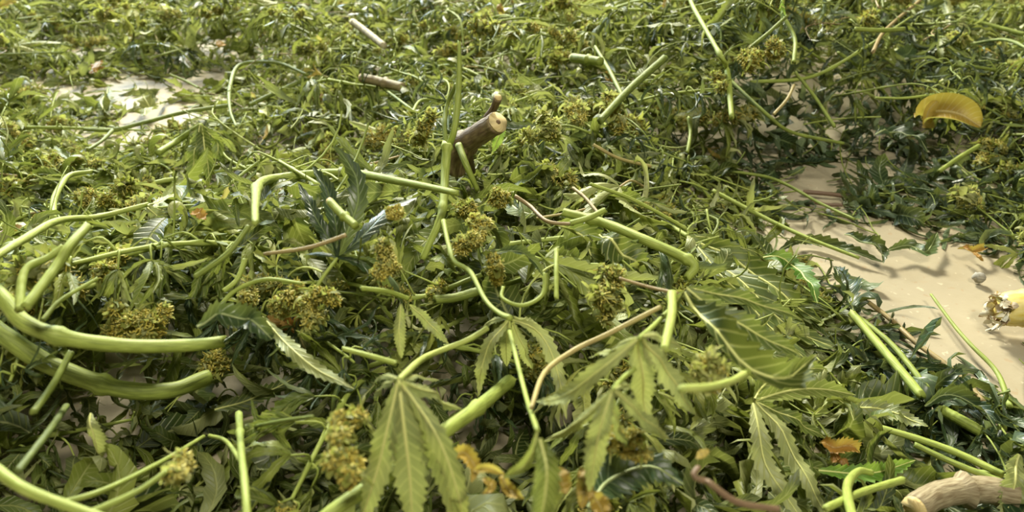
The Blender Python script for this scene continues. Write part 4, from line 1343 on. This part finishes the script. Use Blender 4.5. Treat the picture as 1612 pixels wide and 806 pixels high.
gw, gh = int(W / CELL) + 1, int(HH / CELL) + 1
near = np.full(gw * gh, 0.0)
for o in list(COL.objects):
    if o.parent or o.name in loose or o.get('kind') or o.type not in ('EMPTY', 'MESH'):
        continue
    q = seen_at(points_of(o))
    idx = (q[:, 1] / CELL).astype(int) * gw + (q[:, 0] / CELL).astype(int)
    np.maximum.at(near, idx, q[:, 2])
kept = []
R2 = np.random.default_rng(3)
pool = {False: iter(sample(6000, .8, R2, .36, 1.1, edge=.07, clear=True)), True: iter(sample(6000, .6, R2, 1.1, 3.2, edge=.07))}
for o, ph_, p in PLACED:
    v = points_of(o)
    lim = 8 if p[1] < 1.0 else 16
    good = False
    for attempt in range(10):
        if attempt:
            p2 = next(pool[bool(p[1] > 1.1)])
            d0 = np.array([p2[0] - o.location.x, p2[1] - o.location.y, heap([p2])[0] - heap([p])[0]])
        else:
            p2, d0 = p, np.zeros(3)
        for dz in (0, -.02, -.04):
            d = d0 + [0, 0, dz]
            if o.location.z + d[2] < .006:
                break
            q = seen_at(v + d)
            if len(q) < 3:
                break
            idx = (q[:, 1] / CELL).astype(int) * gw + (q[:, 0] / CELL).astype(int)
            if len(np.unique(idx[(near[idx] > 0) & (q[:, 2] < near[idx] - .003)])) <= lim:
                good = True
                break
        if good:
            break
    if good:
        o.location = [a + b for a, b in zip(o.location, d)]
        kept.append((o, ph_, p2))
    else:
        for c in list(o.children_recursive) + [o]:
            bpy.data.objects.remove(c)
print('kept', len(kept), 'of', len(PLACED))
PLACED = kept

# ------------------------------------------------------------------ labels of the repeats: by the landmark each lies nearest to
LAND = [((755, 215), 'the sawn brown stalk'), ((100, 540), 'the thick curved stems'), ((640, 640), 'the large drooping fan leaf'), ((215, 505), 'the small resting ochre cluster'),
        ((1430, 480), 'the bare cream floor'), ((1585, 488), 'the torn yellow stalk piece'), ((1500, 180), 'the large curled yellow leaf'), ((580, 52), 'the whitish far stub'),
        ((600, 128), 'the brown cut stub'), ((995, 140), 'the thick olive leaning stem'), ((1230, 10), 'the vivid fresh green leaf'), ((490, 470), 'the wide ochre flower cluster'),
        ((1520, 778), 'the dry grey-brown stalk'), ((1322, 712), 'the orange dried leaf'), ((1020, 385), 'the thick straight pale stem'), ((316, 230), 'the limp dark fan leaf'),
        ((1138, 100), 'the tall pale stem'), ((560, 275), 'the bent horizontal stem'), ((945, 660), 'the small wilted fan leaf'), ((420, 110), 'the angular hoop stem'), ((60, 150), 'the bare floor strip'),
        ((820, 30), 'the thin arched far stem'), ((1385, 48), 'the brownish bowed stem'), ((1190, 560), 'the dark folded leaf'), ((130, 105), 'the small far orange leaf'), ((915, 92), 'the yellow-green stub')]
LW = [(at(x, y, .06)[:2], t) for (x, y), t in LAND]
ORD = ['nearest', 'second', 'third', 'fourth', 'fifth', 'sixth', 'seventh', 'eighth', 'ninth', 'tenth', 'eleventh', 'twelfth', 'thirteenth', 'fourteenth', 'fifteenth']
from collections import defaultdict
bucket = defaultdict(list)
for o, phrase, p in PLACED:
    d = [np.linalg.norm(p - q) for q, _ in LW]
    k = int(np.argmin(d))
    dx, dy = p - LW[k][0]
    side = ('right of' if dx > 0 else 'left of') if abs(dx) > abs(dy) else ('behind' if dy > 0 else 'in front of')
    bucket[(phrase, side, LW[k][1])].append((d[k], o))
for (phrase, side, lm), l in bucket.items():
    l.sort(key=lambda q: q[0])
    for i, (_, o) in enumerate(l):
        o['label'] = f'{phrase} lying {side} {lm}' + ('' if len(l) == 1 else (', nearest' if i == 0 else f', {ORD[min(i, 14)]} away'))
